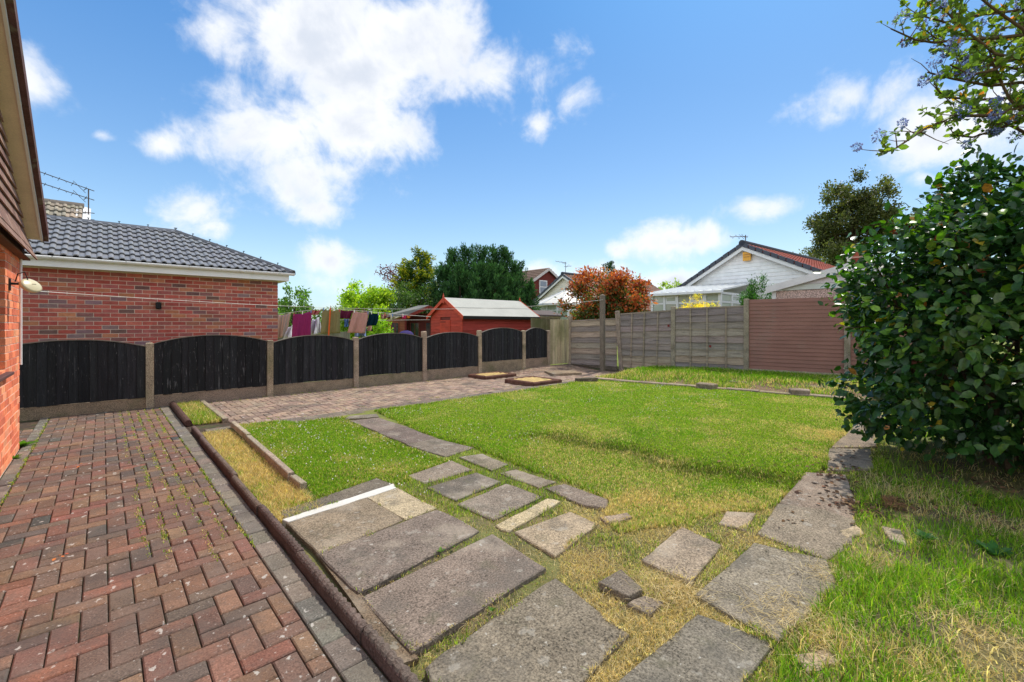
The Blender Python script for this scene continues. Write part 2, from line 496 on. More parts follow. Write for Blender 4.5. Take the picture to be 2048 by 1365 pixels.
# ---- drive and side paving: pavers on a bed of dark sand
bed = MB()
bed.quad((-.70, .3, -.014), (.86, .3, -.014), (.86, 9.72, -.014), (-.70, 9.72, -.014))
bed.quad((-2.6, 7.40, -.018), (-.70, 7.40, -.018), (-.70, 9.72, -.018), (-2.6, 9.72, -.018))
nq = 24
for i in range(nq):
    for j in range(8):
        xs = [.86 + (11.9 - .86) * k / nq for k in (i, i + 1)]; ys = [6.84 + (9.72 - 6.84) * k / 8 for k in (j, j + 1)]
        p = [(x, y, -.012 + pz(x, y)) for x, y in ((xs[0], ys[0]), (xs[1], ys[0]), (xs[1], ys[1]), (xs[0], ys[1]))]
        bed.quad(*p)
drive = bed.build('paved_drive', M_['sand'])
tag(drive, 'herringbone block paving beside the house and along the black fence', None, None, 'structure')

PAL = [srgb(146, 106, 90), srgb(134, 100, 86), srgb(154, 118, 96), srgb(126, 101, 89), srgb(118, 100, 91), srgb(144, 111, 90), srgb(108, 98, 91), srgb(150, 102, 86), srgb(130, 107, 93), srgb(88, 84, 81)]
PALW = [5, 5, 4.5, 4, 3, 4.5, 1.4, 4, 3, .25]
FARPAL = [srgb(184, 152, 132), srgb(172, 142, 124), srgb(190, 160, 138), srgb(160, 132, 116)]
pav = []     # (x0,x1,y0,y1,colour)
def herring(x0, x1, y0, y1, pal, w=None, ox=0.0, oy=0.0, excl=None):
    u = .1
    n = int((x1 - x0 + y1 - y0) / u) + 6
    for i in range(-n, n):
        for j in range(-n, n):
            bx = ox + (i + 2 * j) * u; by = oy + (i - 2 * j) * u
            for (dx, dy, lx, ly) in ((0, 0, 2, 1), (2, -1, 1, 2)):
                a0, a1 = bx + dx * u, bx + (dx + lx) * u
                c0, c1 = by + dy * u, by + (dy + ly) * u
                a0, a1, c0, c1 = max(a0, x0), min(a1, x1), max(c0, y0), min(c1, y1)
                if a1 - a0 < .025 or c1 - c0 < .025: continue
                if excl and excl((a0 + a1) / 2, (c0 + c1) / 2): continue
                pav.append((a0, a1, c0, c1, jit(random.choices(pal, w)[0], .12, .05)))
herring(-.585, .70, 1.05, 9.66, PAL, PALW, .02, .05)
herring(-1.9, -.585, 7.62, 9.66, PAL, PALW, .015, .05)
def pl(x, y):
    return (7.08 < x < 8.02 and 6.97 < y < 7.96) or (7.12 < x < 8.2 and 8.72 < y < 9.5)
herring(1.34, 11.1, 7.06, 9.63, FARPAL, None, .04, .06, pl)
GREY = [srgb(138, 127, 116), srgb(146, 133, 120), srgb(128, 120, 111), srgb(150, 134, 120)]
y = 1.0
while y < 9.6:
    L = .2
    pav.append((.705, .835, y, y + L, jit(random.choice(GREY), .1)))
    pav.append((-.688, -.59, y + .07, y + L + .07, jit(random.choice(GREY), .1)))
    y += L
# nearest 300 singly, the rest as one part
def pkey(p):
    x, y = (p[0] + p[1]) / 2, (p[2] + p[3]) / 2
    X, Z = CT * x - ST * y, ST * x + CT * y
    if Z < .6: return 1e9
    u = X / Z * FPX + 1024; v = HOR + CAMH / Z * FPX
    if u < -40 or u > 2090 or v > 1400: return 1e6 + Z
    return Z
pav.sort(key=pkey)
rest = MB()
def paver_box(m, p, ox=0, oy=0, oz=0):
    gp = .0028
    dz = random.gauss(0, .002)
    tx, ty = random.gauss(0, .006), random.gauss(0, .006)
    x0, x1, y0, y1 = p[0] + gp - ox, p[1] - gp - ox, p[2] + gp - oy, p[3] - gp - oy
    n0 = len(m.v)
    m.box(x0, x1, y0, y1, -.05 - oz, dz - oz, p[4], ch=.0055)
    cx, cy = (x0 + x1) / 2, (y0 + y1) / 2
    for i in range(n0 + 4, len(m.v)):
        v = m.v[i]; m.v[i] = (v[0], v[1], v[2] + (v[0] - cx) * tx + (v[1] - cy) * ty)
for k, p in enumerate(pav):
    cx, cy = (p[0] + p[1]) / 2, (p[2] + p[3]) / 2
    if k < 300:
        m = MB(); paver_box(m, p, cx, cy)
        m.build('paver', M_['paver'], drive, M=Matrix.Translation((cx, cy, 0)))
    else:
        paver_box(rest, p, 0, 0, -pz(cx, cy))
tag(rest.build('distant_pavers', M_['paver'], drive), 'smaller block pavers further along the drive and fence', None, None, 'stuff')

# ---- concrete strip between side paving and lawn, and behind the lawn
strip = empty('concrete_path_strip')
tag(strip, 'narrow strip of grey concrete flags round the lawn', None, None, 'structure')
x = .98
while x < 9.1:
    L = random.uniform(.58, .62)
    m = MB(); m.box(x + .004, x + L - .004, 6.73, 7.05, -.05, .018 + random.gauss(0, .003), jit(srgb(120, 112, 102), .1), ch=.006)
    m.build('flagstone', M_['slab'], strip); x += L
KA, KB = Vector((9.12, 6.95, 0)), Vector((10.22, 1.55, 0))
kd = (KB - KA); kl = kd.length; kd.normalize(); kn = Vector((kd.y, -kd.x, 0))
if kn.x < 0: kn = -kn
t = 0.0
while t < kl:
    L = random.uniform(.55, .65); p0 = KA + kd * (t + .006); p1 = KA + kd * min(t + L - .006, kl)
    zt = .055 + random.gauss(0, .006)
    m = MB(); m.prism([(p0 - kn * .11).to_2d(), (p1 - kn * .11).to_2d(), (p1 + kn * .12).to_2d(), (p0 + kn * .12).to_2d()], -.05, zt, jit(srgb(150, 138, 122), .1), ch=.008)
    m.build('flagstone', M_['slab'], strip); t += L

# ---- slabs of the patio and the garden paths (outlines measured on the ground)
ZS = .034
patio = empty('slab_patio')
tag(patio, 'concrete slabs laid as patio and stepping path in the lawn', None, None, 'structure')
SG = srgb(126, 118, 108); SD = srgb(112, 106, 98); SL = srgb(176, 164, 140); SP = srgb(160, 148, 130)
SLABS = [
 ([(562, 1022), (753, 957), (790, 972), (573, 1036)], SD), ([(577, 1045), (731, 996), (805, 1040), (641, 1103)], srgb(138, 128, 114)),
 ([(735, 995), (792, 975), (869, 1015), (808, 1038)], SL), ([(641, 1107), (874, 1018), (958, 1061), (717, 1185)], srgb(122, 114, 106)),
 ([(727, 1191), (983, 1069), (1086, 1138), (826, 1301)], srgb(124, 117, 108)), ('par', [(852, 1332), (1109, 1153), (1250, 1268)], srgb(128, 120, 110)),
 ('par', [(1150, 1440), (1396, 1228), (1546, 1286)], srgb(124, 118, 108)),
 ([(1511, 1087), (1650, 1120), (1672, 1170), (1556, 1279), (1394, 1188)], srgb(132, 124, 112)),
 ([(1558, 1009), (1648, 1020), (1706, 1040), (1700, 1085), (1652, 1116), (1517, 1066)], srgb(134, 124, 112)),
 ([(1613, 946), (1690, 950), (1712, 1008), (1702, 1040), (1560, 1006)], srgb(138, 128, 116)),
 ([(1659, 897), (1740, 897), (1746, 936), (1656, 941)], srgb(140, 130, 118)), ([(1700, 862), (1750, 850), (1752, 893), (1662, 894)], srgb(144, 133, 120)),
 ([(1722, 838), (1760, 826), (1770, 850), (1702, 860)], srgb(142, 130, 118)),
 ([(817, 951), (903, 922), (941, 940), (850, 966)], srgb(140, 132, 120)), ([(855, 975), (952, 946), (999, 964), (912, 999)], srgb(112, 108, 102)),
 ([(917, 1008), (1014, 968), (1081, 993), (988, 1037)], srgb(132, 124, 114)), ([(992, 1050), (1094, 998), (1122, 1003), (1018, 1062)], SL),
 ([(1032, 1063), (1141, 1024), (1193, 1048), (1111, 1110)], SP), ([(919, 915), (965, 908), (1014, 928), (983, 940)], SG),
 ([(999, 946), (1032, 939), (1107, 964), (1076, 975)], SG), ([(1092, 977), (1129, 968), (1214, 999), (1210, 1016), (1163, 1007)], SG),
 ([(1441, 1046), (1454, 1024), (1508, 1026), (1489, 1058)], SP), ([(1287, 1119), (1364, 1054), (1439, 1091), (1381, 1161)], srgb(146, 136, 122)),
 ([(1255, 1206), (1288, 1192), (1322, 1204), (1298, 1222)], SG),
 ([(699, 842), (757, 836), (815, 854), (753, 862)], SG), ([(753, 863), (816, 855), (868, 876), (815, 889)], SD), ([(815, 890), (870, 877), (945, 895), (890, 913)], SG),
 ([(690, 838), (700, 832), (752, 828), (757, 834)], SG),
 ([(1596, 1312), (1650, 1296), (1672, 1322), (1618, 1340)], SP), ([(1764, 1052), (1802, 1062), (1816, 1090), (1782, 1078)], SP), ([(1684, 1062), (1712, 1050), (1726, 1066), (1696, 1076)], SL),
 ([(1205, 1034), (1252, 1026), (1262, 1034), (1216, 1046)], SP),
 ([(1744, 1138), (1776, 1134), (1786, 1150), (1752, 1156)], SG),
]
slab_polys = []
for s in SLABS:
    if s[0] == 'par':
        p = [at(*q, ZS) for q in s[1]]; p.append(p[0] + p[2] - p[1]); col = s[2]
    else:
        p = [at(*q, ZS) for q in s[0]]; col = s[1]
    cen = sum(p, Vector()) / len(p)
    p = [q + (q - cen).normalized() * .014 for q in p]
    # a slightly uneven outline: extra corners along each side
    out = []
    for i in range(len(p)):
        q0, q1 = p[i], p[(i + 1) % len(p)]
        nn = max(2, int((q1 - q0).length / .09))
        for k in range(nn):
            q = q0.lerp(q1, k / nn)
            j = .004 if k else .006
            if k == 0 and random.random() < .3:      # broken corner
                q = q.lerp(sum(p, Vector()) / len(p), random.uniform(.015, .035))
            out.append((q.x + random.uniform(-j, j), q.y + random.uniform(-j, j)))
    slab_polys.append([(q.x, q.y) for q in p])
    tx, ty = random.gauss(0, .006), random.gauss(0, .006)
    m = MB(); m.prism(out, -.04, ZS, jit(col, .05), ch=.006)
    cx = sum(q[0] for q in out) / len(out); cy = sum(q[1] for q in out) / len(out)
    m.v = [(v[0], v[1], v[2] + (v[0] - cx) * tx + (v[1] - cy) * ty) if v[2] > 0 else v for v in m.v]
    m.build('slab', M_['slab'], patio)
# the slab that sticks up out of the dry grass
p = [at(*q, .05) for q in ((1196, 1163), (1242, 1137), (1285, 1176), (1258, 1192))]
m = MB(); m.prism([(q.x, q.y) for q in p], .0, .048, srgb(120, 113, 104), ch=.004); m.build('slab', M_['slab'], patio)
slab_polys.append([(q.x, q.y) for q in p])
# white cement fillet across the patio
p = [at(*q, ZS) for q in ((566, 1040), (577, 1046), (793, 977), (786, 969))]
m = MB(); m.prism([(q.x + random.gauss(0, .003), q.y + random.gauss(0, .003)) for i_ in range(4) for q in [p[i_].lerp(p[(i_ + 1) % 4], k_ / (12 if i_ in (1, 3) else 1)) for k_ in range(12 if i_ in (1, 3) else 1)]], -.03, ZS + .005, (.62, .60, .55), ch=.003); m.build('cement_fillet', M_['paint'], patio)
slab_polys.append([(q.x, q.y) for q in p])
# cement haunching behind the rope edging
m = MB()
pts = [at(*q, .012) for q in ((600, 1045), (640, 1108), (722, 1190), (838, 1320), (792, 1335), (700, 1200), (640, 1120), (590, 1055))]
m.prism([(q.x, q.y) for q in pts], -.02, .02, srgb(120, 106, 90)); m.build('mortar_haunch', M_['slab'], patio)

# ================================================================== EDGINGS
# rope-topped edging between drive and bed
ed = empty('rope_edging', (.86, 4, 0), 'long dark brown rope-topped edging between drive and patio', 'edging')
def rope_piece(y0, y1, x, zt, parent):
    m = MB()
    c = jit(srgb(84, 70, 63), .12)
    m.box(x - .022, x + .014, y0, y1, -.06, zt - .018, c, ch=.004)
    # twisted rope roll along the top
    c2 = jit(srgb(108, 94, 86), .12)
    n = max(6, int((y1 - y0) / .008)); K = 10; ring = []
    vs = []
    for i in range(n + 1):
        yy = y0 + (y1 - y0) * i / n
        for k in range(K):
            a = 2 * math.pi * k / K
            rr = .018 * (1 + .6 * (abs(math.sin(math.pi * yy / .055 + a * .5)) ** .7 - .6)) * (1 + random.uniform(-.05, .05))
            vs.append((x + .003 + rr * 1.1 * math.cos(a), yy + .0, zt - .017 + rr * .95 * math.sin(a)))
    fs = [(i * K + k, i * K + (k + 1) % K, (i + 1) * K + (k + 1) % K, (i + 1) * K + k) for i in range(n) for k in range(K)]
    fs += [tuple(range(K)), tuple(range((n + 1) * K - 1, n * K - 1, -1))]
    m.add(vs, fs, c2)
    m.build('edging_piece', M_['edge'], parent)
M_['edge'] = mat('stained_concrete_edging', (1, 1, 1), .35, 8, .45, 110, .7, 120, .95, .12, spots=[(40, .62, .75, (.16, .13, .12), .5)])
y = 1.0
while y < 7.15:
    y1 = min(y + .9, 7.2)
    rope_piece(y + .004, y1 - .004, .862 + .006 * math.sin(y * 3) + .02 * sm(y, 4, 7), .068 + random.gauss(0, .004), ed); y = y1
def bar(name, p0, p1, w, z0, z1, col, label, cat, mt='concrete', group=None):
    d = (Vector(p1) - Vector(p0)); L = d.length
    m = MB(); m.box(0, L, -w / 2, w / 2, z0, z1, col, ch=.006)
    o = m.build(name, M_[mt], None, M=Matrix.Translation((p0[0], p0[1], 0)) @ Matrix.Rotation(math.atan2(d.y, d.x), 4, 'Z'))
    return tag(o, label, cat, group)
# rounded bar and stone bar of the little bed by the fence
m = MB(); m.tube([(.89, 9.62, .035), (.88, 8.6, .04), (.872, 7.55, .04)], .042, 10, srgb(92, 70, 62))
m.box(-.036 + .88, .036 + .88, 7.56, 9.6, -.05, .03, srgb(80, 62, 56))
tag(m.build('round_edging', M_['edge']), 'rounded brown edging bar on the drive side of the small bed', 'edging')
bar('stone_edging', (1.30, 9.62), (1.30, 7.5), .07, -.05, .055, srgb(134, 122, 106), 'straight grey stone bar on the paving side of the small bed', 'edging')
# concrete edging of the little lawn: four lengths, one of them leaning
cpos = [((1.285, 6.93), (1.275, 6.02), .105), ((1.27, 6.0), (1.25, 5.1), .095), ((1.247, 5.08), (1.225, 4.22), .10), ((1.235, 4.2), (1.24, 3.93), .08)]
cl = ['far upright length of pale concrete edging beside little lawn', 'second length of pale concrete edging beside little lawn, counted from the paving',
      'third length of pale concrete edging beside little lawn, leaning over', 'short end block of pale concrete edging at the patio corner']
for (a, c, zt), lb in zip(cpos, cl):
    bar('lawn_edging', a, c, .055, -.06, zt, jit(srgb(140, 130, 114), .1), lb, 'edging', group='concrete edging of the little lawn')

# small raised squares of brick edging with sand at the far end of the paving
def planter(x0, x1, y0, y1, z, label):
    e = empty('raised_bed', ((x0 + x1) / 2, (y0 + y1) / 2, pz(x0, y0)), label, 'raised bed')
    c = srgb(104, 74, 64)
    for (a, b, c_, d) in ((x0, x1, y0, y0 + .11), (x0, x1, y1 - .11, y1), (x0, x0 + .11, y0 + .113, y1 - .113), (x1 - .11, x1, y0 + .113, y1 - .113)):
        m = MB(); m.box(a, b, c_, d, -.02, z, jit(c, .1), ch=.02); m.build('edging_kerb', M_['edge'], e)
    nx = 12
    X, Y = np.meshgrid(np.linspace(x0 + .10, x1 - .10, nx), np.linspace(y0 + .10, y1 - .10, nx))
    Zs = z - .02 + rng.uniform(-.012, .012, X.shape) + .03 * np.exp(-(((X - (x0 + x1) / 2) / .3) ** 2 + ((Y - (y0 + y1) / 2) / .3) ** 2))
    i = np.arange(nx * nx).reshape(nx, nx)
    F = np.stack([i[:-1, :-1], i[:-1, 1:], i[1:, 1:], i[1:, :-1]], -1).reshape(-1, 4)
    me = np_mesh('sand_fill', np.stack([X, Y, Zs], -1).reshape(-1, 3), F, np.tile(np.array(srgb(188, 160, 104)), (nx * nx, 1)), M_['sandfill'])
    link('sand_fill', me, e)
M_['sandfill'] = mat('sand_and_moss', (1, 1, 1), .3, 6, .3, 60, .4, 40, .95, patch=[(5, .5, .65, (.12, .13, .03), .6)])
planter(7.08, 8.02, 6.97, 7.96, .10, 'square raised sand bed in dark kerbs next to the lawn corner')
planter(7.12, 8.18, 8.72, 9.46, .085, 'square raised sand bed in dark kerbs close to the black fence')
m = MB(); m.prism([(8.95, 8.1), (9.75, 7.75), (10.05, 8.35), (9.3, 8.75)], -.02, .07, srgb(140, 126, 108), ch=.01)
tag(m.build('loose_flagstone', M_['slab']), 'broken loose flagstone lying near the fence corner', 'flagstone')
m = MB(); m.box(0, .55, -.06, .06, -.05, .11, srgb(96, 90, 80), ch=.01)
q0 = at(1152, 762, .05)
tag(m.build('corner_kerb', M_['slab'], None, M=Matrix.Translation((q0.x, q0.y, 0)) @ Matrix.Rotation(R(-25), 4, 'Z')), 'short dark kerb block at far corner of lawn', 'kerb')

# ================================================================== BLACK FENCE
FY = 9.70
PX = [-1.25, .585, 2.42, 4.16, 5.92, 7.68, 9.38, 10.47]
PTOP = [1.10, 1.095, 1.096, 1.118, 1.23, 1.237, 1.22, 1.21]
PB = [.175, .20, .205, .235, .255, .355, .352]
PM = [1.155, 1.20, 1.165, 1.185, 1.185, 1.29, 1.285]
PZ0 = [0, 0, 0, 0, .0, .06, .1]
def conc_post(x, y, w, z0, z1, label, group, lean=0.0, rz=0.0, col=None):
    m = MB(); c = col or jit(srgb(150, 134, 116), .08)
    h = w / 2
    m.box(-h, h, -h, h, z0, z1 - .015, c)
    m.add([(-h, -h, z1 - .015), (h, -h, z1 - .015), (h, h, z1 - .015), (-h, h, z1 - .015), (-h * .7, -h * .7, z1), (h * .7, -h * .7, z1), (h * .7, h * .7, z1), (-h * .7, h * .7, z1)],
          [(0, 1, 5, 4), (1, 2, 6, 5), (2, 3, 7, 6), (3, 0, 4, 7), (4, 5, 6, 7)], c)
    o = m.build('concrete_post', M_['concrete'], None, M=Matrix.Translation((x, y, 0)) @ Matrix.Rotation(rz, 4, 'Z') @ Matrix.Rotation(lean, 4, 'Y'))
    return tag(o, label, 'fence post', group)
for i in range(1, 8):
    conc_post(PX[i], FY - .01, .105, -.05, PTOP[i], f'{ORD[i-1]} low concrete post of the black fence counted from the house' if i < 7 else 'last low concrete post of the black fence at the wooden corner panel', 'concrete posts of the black fence', R(random.uniform(-.5, .5)))
for i in range(7):
    x0, x1 = PX[i] + .056, PX[i + 1] - .056
    gb = MB(); gb.box(x0 - .003, x1 + .003, FY - .018, FY + .028, -.06, PB[i] - .006, jit(srgb(128, 114, 98), .08), ch=.004)
    tag(gb.build('gravel_board', M_['concrete']), f'concrete gravel board under the {ORD[i]} black fence panel from the house', 'gravel board', 'gravel boards of the black fence')
    e = empty('fence_panel', ((x0 + x1) / 2, FY, PB[i]), f'{ORD[i]} black bow-topped timber fence panel counted from the house wall', 'fence panel', 'black fence panels')
    n = max(7, round((x1 - x0) / (.118 if i != 1 else .122))); w = (x1 - x0) / n
    def top(x):
        t = (x - x0) / (x1 - x0)
        return PM[i] - .13 * (abs(2 * t - 1) ** 2.2)
    cuts = [x0 + k * w + (random.uniform(-.014, .014) if 0 < k < n else 0) for k in range(n + 1)]
    for k in range(n):
        a, c = cuts[k], cuts[k + 1] + (.012 if k < n - 1 else 0)
        col = jit(srgb(40, 41, 44) if i != 1 else srgb(32, 33, 36), .38, .05)
        yb = FY - .012; y_thick = FY - .034 - random.uniform(0, .004); y_thin = FY - .022
        m = MB(); zb = PB[i] + random.uniform(-.004, .004)
        sag = random.uniform(-.006, .006)
        vs = [(a, y_thick, zb), (c, y_thin, zb), (c, yb, zb), (a, yb, zb), (a + sag, y_thick, top(a)), (c + sag, y_thin, top(c)), (c + sag, yb, top(c)), (a + sag, yb, top(a))]
        m.add(vs, [(0, 1, 5, 4), (1, 2, 6, 5), (2, 3, 7, 6), (3, 0, 4, 7), (4, 5, 6, 7), (3, 2, 1, 0)], col)
        m.build('fence_board', M_['blackwood' if i == 1 else 'fadedwood'], e)
    m = MB(); pts = [(x0 + (x1 - x0) * k / 16, FY - .02, top(x0 + (x1 - x0) * k / 16) + .007) for k in range(17)]
    for k in range(16):
        a, c = pts[k], pts[k + 1]
        m.add([(a[0], FY - .045, a[2] - .006), (c[0], FY - .045, c[2] - .006), (c[0], FY + .01, c[2] - .006), (a[0], FY + .01, a[2] - .006),
               (a[0], FY - .045, a[2] + .008), (c[0], FY - .045, c[2] + .008), (c[0], FY + .01, c[2] + .008), (a[0], FY + .01, a[2] + .008)],
              [(0, 1, 5, 4), (4, 5, 6, 7), (3, 2, 1, 0), (2, 3, 7, 6)], srgb(118, 110, 100))
    m.build('capping_rail', M_['wood'], e)
    m = MB()
    for zr in (PB[i] + .16, PM[i] - .3):
        m.box(x0, x1, FY - .011, FY + .025, zr, zr + .05, srgb(40, 38, 36))
    m.build('back_rail', M_['blackwood'], e)

# ================================================================== REAR FENCE (turned 9 degrees)
def rb(a): return 12.9 - .159 * a
RA = [9.54, 7.83, 6.19, 4.35, 2.30, .38, -1.5]
rdir = Vector((-.159, 1, 0)).normalized(); rnorm = Vector((-1, -.159, 0)).normalized()
rz = math.atan2(rdir.y, rdir.x)
RTOP = [1.68, 1.82, 1.91, 2.06, 2.06, 2.08, 2.1]
for i, a in enumerate(RA[:6]):
    lab = ['tall concrete post at the inner corner beside upright boards', 'leaning concrete post left of the grey slatted panel', 'concrete post between the two battened grey panels',
           'tall concrete post between grey timber and brown panel', 'concrete post at the end of the brown panel beside the bush', 'concrete post of the rear fence hidden by the bush'][i]
    o = conc_post(rb(a), a, .115, -.05, RTOP[i], lab, 'concrete posts of the rear fence', R(0), rz, jit(srgb(132, 122, 108), .07))
    if i == 1:
        o.matrix_basis = Matrix.Translation((rb(a), a - .10, 0)) @ Matrix.Rotation(rz, 4, 'Z') @ Matrix.Rotation(R(4.5), 4, 'Y')
def panel_frame(i):
    """matrix with x running from post i to post i+1 (away from us to the right), y out towards the garden"""
    p = Vector((rb(RA[i]), RA[i], 0)); 
    X = -rdir; Yv = rnorm; Zv = Vector((0, 0, 1))
    M = Matrix((( X.x, Yv.x, 0, p.x), (X.y, Yv.y, 0, p.y), (0, 0, 1, 0), (0, 0, 0, 1)))
    L = (RA[i] - RA[i + 1]) / rdir.y
    return M, L
plab = ['grey slatted timber panel behind the washing line post', 'grey timber panel with three battens next to leaning post', 'grey timber panel with three battens next to brown panel']
ptop = [(1.52, 1.58), (1.72, 1.80), (1.84, 1.88)]
pbot = [.12, .12, .18]
GW = [srgb(156, 144, 132), srgb(144, 134, 126), srgb(166, 150, 132), srgb(136, 128, 122)]
for i in range(3):
    M, L = panel_frame(i)
    e = empty('fence_panel', M @ Vector((L / 2, 0, pbot[i])), plab[i], 'fence panel', 'weathered grey panels of the rear fence')
    a0, a1 = .06, L - .06
    t0, t1 = ptop[i]
    nb = 9 if i else 8
    for k in range(nb):
        f0, f1 = k / nb, (k + 1) / nb
        m = MB(); c = jit(random.choice(GW), .1)
        # waney-edged lapped board: wavy lower edge
        N = 14; vs = []
        for q in range(N + 1):
            xx = a0 + (a1 - a0) * q / N
            tt = t0 + (t1 - t0) * q / N
            zl = pbot[i] + (tt - pbot[i]) * f0 - .02 + .008 * math.sin(q * 1.7 + k * 2.1) + random.uniform(-.003, .003)
            zh = pbot[i] + (tt - pbot[i]) * f1
            vs += [(xx, .040, zl), (xx, .012, zh), (xx, .002, zh), (xx, .022, zl)]
        fs = []
        for q in range(N):
            o_ = q * 4
            fs += [(o_, o_ + 1, o_ + 5, o_ + 4), (o_ + 1, o_ + 2, o_ + 6, o_ + 5), (o_ + 3, o_, o_ + 4, o_ + 7), (o_ + 2, o_ + 3, o_ + 7, o_ + 6)]
        m.add(vs, fs, c); m.build('fence_slat', M_['greywood'], e, M=M)
    m = MB()
    m.slab([(a0, .03, t0 - .03), (a1, .03, t1 - .03), (a1, .03, t1 + .012), (a0, .03, t0 + .012)], (0, -.035, 0), srgb(146, 134, 120)); m.build('top_rail', M_['greywood'], e, M=M)
    if i:
        for f in ((.25, .5, .76) if i == 1 else (.24, .49, .76)):
            xx = a0 + (a1 - a0) * f; tt = t0 + (t1 - t0) * f
            sh = .07 if i == 1 else 0
            m = MB(); m.slab([(xx - .02 + sh * -.6, .041, pbot[i]), (xx + .02 - sh * .6, .041, pbot[i]), (xx + .02, .041, tt), (xx - .02, .041, tt)], (0, .022, 0), jit(srgb(150, 138, 120), .08))
            m.build('batten', M_['greywood'], e, M=M)
    else:
        m = MB(); m.slab([(a0, .02, -.04), (a1, .02, -.04), (a1, .02, .115), (a0, .02, .115)], (0, -.04, 0), srgb(96, 88, 78)); m.build('gravel_board', M_['concrete'], e, M=M)
# little red reflector tags nailed to the grey panels
for (px, py, lb) in ((1338, 652, 'small red tag on the grey panel next to a concrete post'), (1421, 693, 'small red tag low on grey panel next to brown panel')):
    i = 1 if px < 1340 else 2
    M, L = panel_frame(i)
    r_ = (px - 1024) / FPX
    Zd = 12.9 / ((CT * r_ + ST) + .159 * (-ST * r_ + CT))
    q = atZ(px, py, Zd - .05)
    m = MB(); m.box(-.028, .028, .03, .036, -.03, .03, srgb(120, 40, 34))
    tag(m.build('red_tag', M_['paint'], None, M=Matrix.Translation(q) @ M.to_3x3().to_4x4()), lb, 'tag')
# brown plastic panels
M_['brownpanel'] = mat('brown_panel', srgb(142, 101, 88), .14, 2, .12, 120, .12, 100, .6, .3, patch=[(1.5, .5, .72, (.24, .16, .13), .4)], spots=[(90, .74, .78, (.3, .27, .25), .5)])
for i in (3, 4):
    M, L = panel_frame(i)
    zb, zt = (.27, 2.035) if i == 3 else (.30, 2.07)
    e = empty('fence_panel', M @ Vector((L / 2, 0, zb)), 'smooth brown ribbed fence panel beside the camellia bush' if i == 3 else 'brown ribbed fence panel mostly hidden behind the camellia', 'fence panel', 'brown panels of the rear fence')
    nb = 19
    for k in range(nb):
        z0 = zb + (zt - zb) * k / nb; z1 = zb + (zt - zb) * (k + 1) / nb
        m = MB()
        N = 6
        vs = []
        for q in range(N + 1):
            xx = .058 + (L - .116) * q / N
            w_ = .004 * math.sin(q * 2.2 + k * 1.3)
            vs += [(xx, .020 + w_, z0 + .002), (xx, .004, z1), (xx, -.02, z1), (xx, -.02, z0 + .002)]
        fs = []
        for q in range(N):
            o_ = q * 4
            fs += [(o_, o_ + 1, o_ + 5, o_ + 4), (o_ + 1, o_ + 2, o_ + 6, o_ + 5), (o_ + 3, o_, o_ + 4, o_ + 7)]
        m.add(vs, fs, jit((1, 1, 1), .04, .01)); m.build('panel_board', M_['brownpanel'], e, M=M)
    m = MB(); m.box(.055, L - .055, -.03, .03, -.05, zb, srgb(150, 138, 120)); m.build('gravel_board', M_['concrete'], e, M=M)
# corner panel of upright boards between the black fence and the grey one, and the neighbour's fence running on behind
def upright(name, p0, p1, z0, z1, label, cols, n):
    d = Vector(p1) - Vector(p0); L = d.length
    M = Matrix.Translation((p0[0], p0[1], 0)) @ Matrix.Rotation(math.atan2(d.y, d.x), 4, 'Z')
    e = empty(name, ((p0[0] + p1[0]) / 2, (p0[1] + p1[1]) / 2, z0), label, 'fence panel')
    for k in range(n):
        a = L * k / n; m = MB(); zt = z1 + random.uniform(-.008, .008)
        m.slab([(a + .001, -.02 - random.uniform(0, .004), z0), (a + L / n - .001, -.012, z0), (a + L / n - .001, -.012, zt), (a + .001, -.02, zt)], (0, .014, 0), jit(random.choice(cols), .1))
        m.build('fence_board', M_['vertwood'], e, M=M)
upright('fence_panel', (10.53, 9.66), (11.33, 9.56), .12, 1.56, 'short panel of upright greenish boards at the fence corner', [srgb(186, 172, 138), srgb(172, 160, 130), srgb(194, 180, 146)], 8)
upright('fence_panel', (11.5, 11.5), (13.0, 11.4), .0, 1.63, "neighbour's greenish board fence running back beside the red shed", [srgb(150, 140, 116), srgb(138, 128, 108)], 24)
# bank of earth along the rear fence
def bank_z(s, t): # s along (a), t 0..1 from kerb to fence
    return .03 + .15 * np_sm(t, .02, .5) + .05 * (t > .5) * 0 + .02 * np.sin(s * 4) * t
NA, NT = 60, 18
sa = np.linspace(7.0, -1.5, NA); tt = np.linspace(0, 1, NT)
Vb = []
for a in sa:
    kb = 9.24 + (6.95 - a) * .2037
    fb_ = 12.9 - .159 * a + .05
    for t in tt:
        zz = float(bank_z(a, t)) * sm(7.05 - a, 0, .6) + .012 * math.sin(a * 9 + t * 7)
        Vb.append((kb + (fb_ - kb) * t, a, zz))
i = np.arange(NA * NT).reshape(NA, NT)
Fb = np.stack([i[:-1, :-1], i[1:, :-1], i[1:, 1:], i[:-1, 1:]], -1).reshape(-1, 4)
tag(link('earth_bank', np_mesh('earth_bank', Vb, Fb, np.ones((len(Vb), 3)), M_['soil'], True)), 'low grassy earth bank along the rear fence', None, None, 'structure')
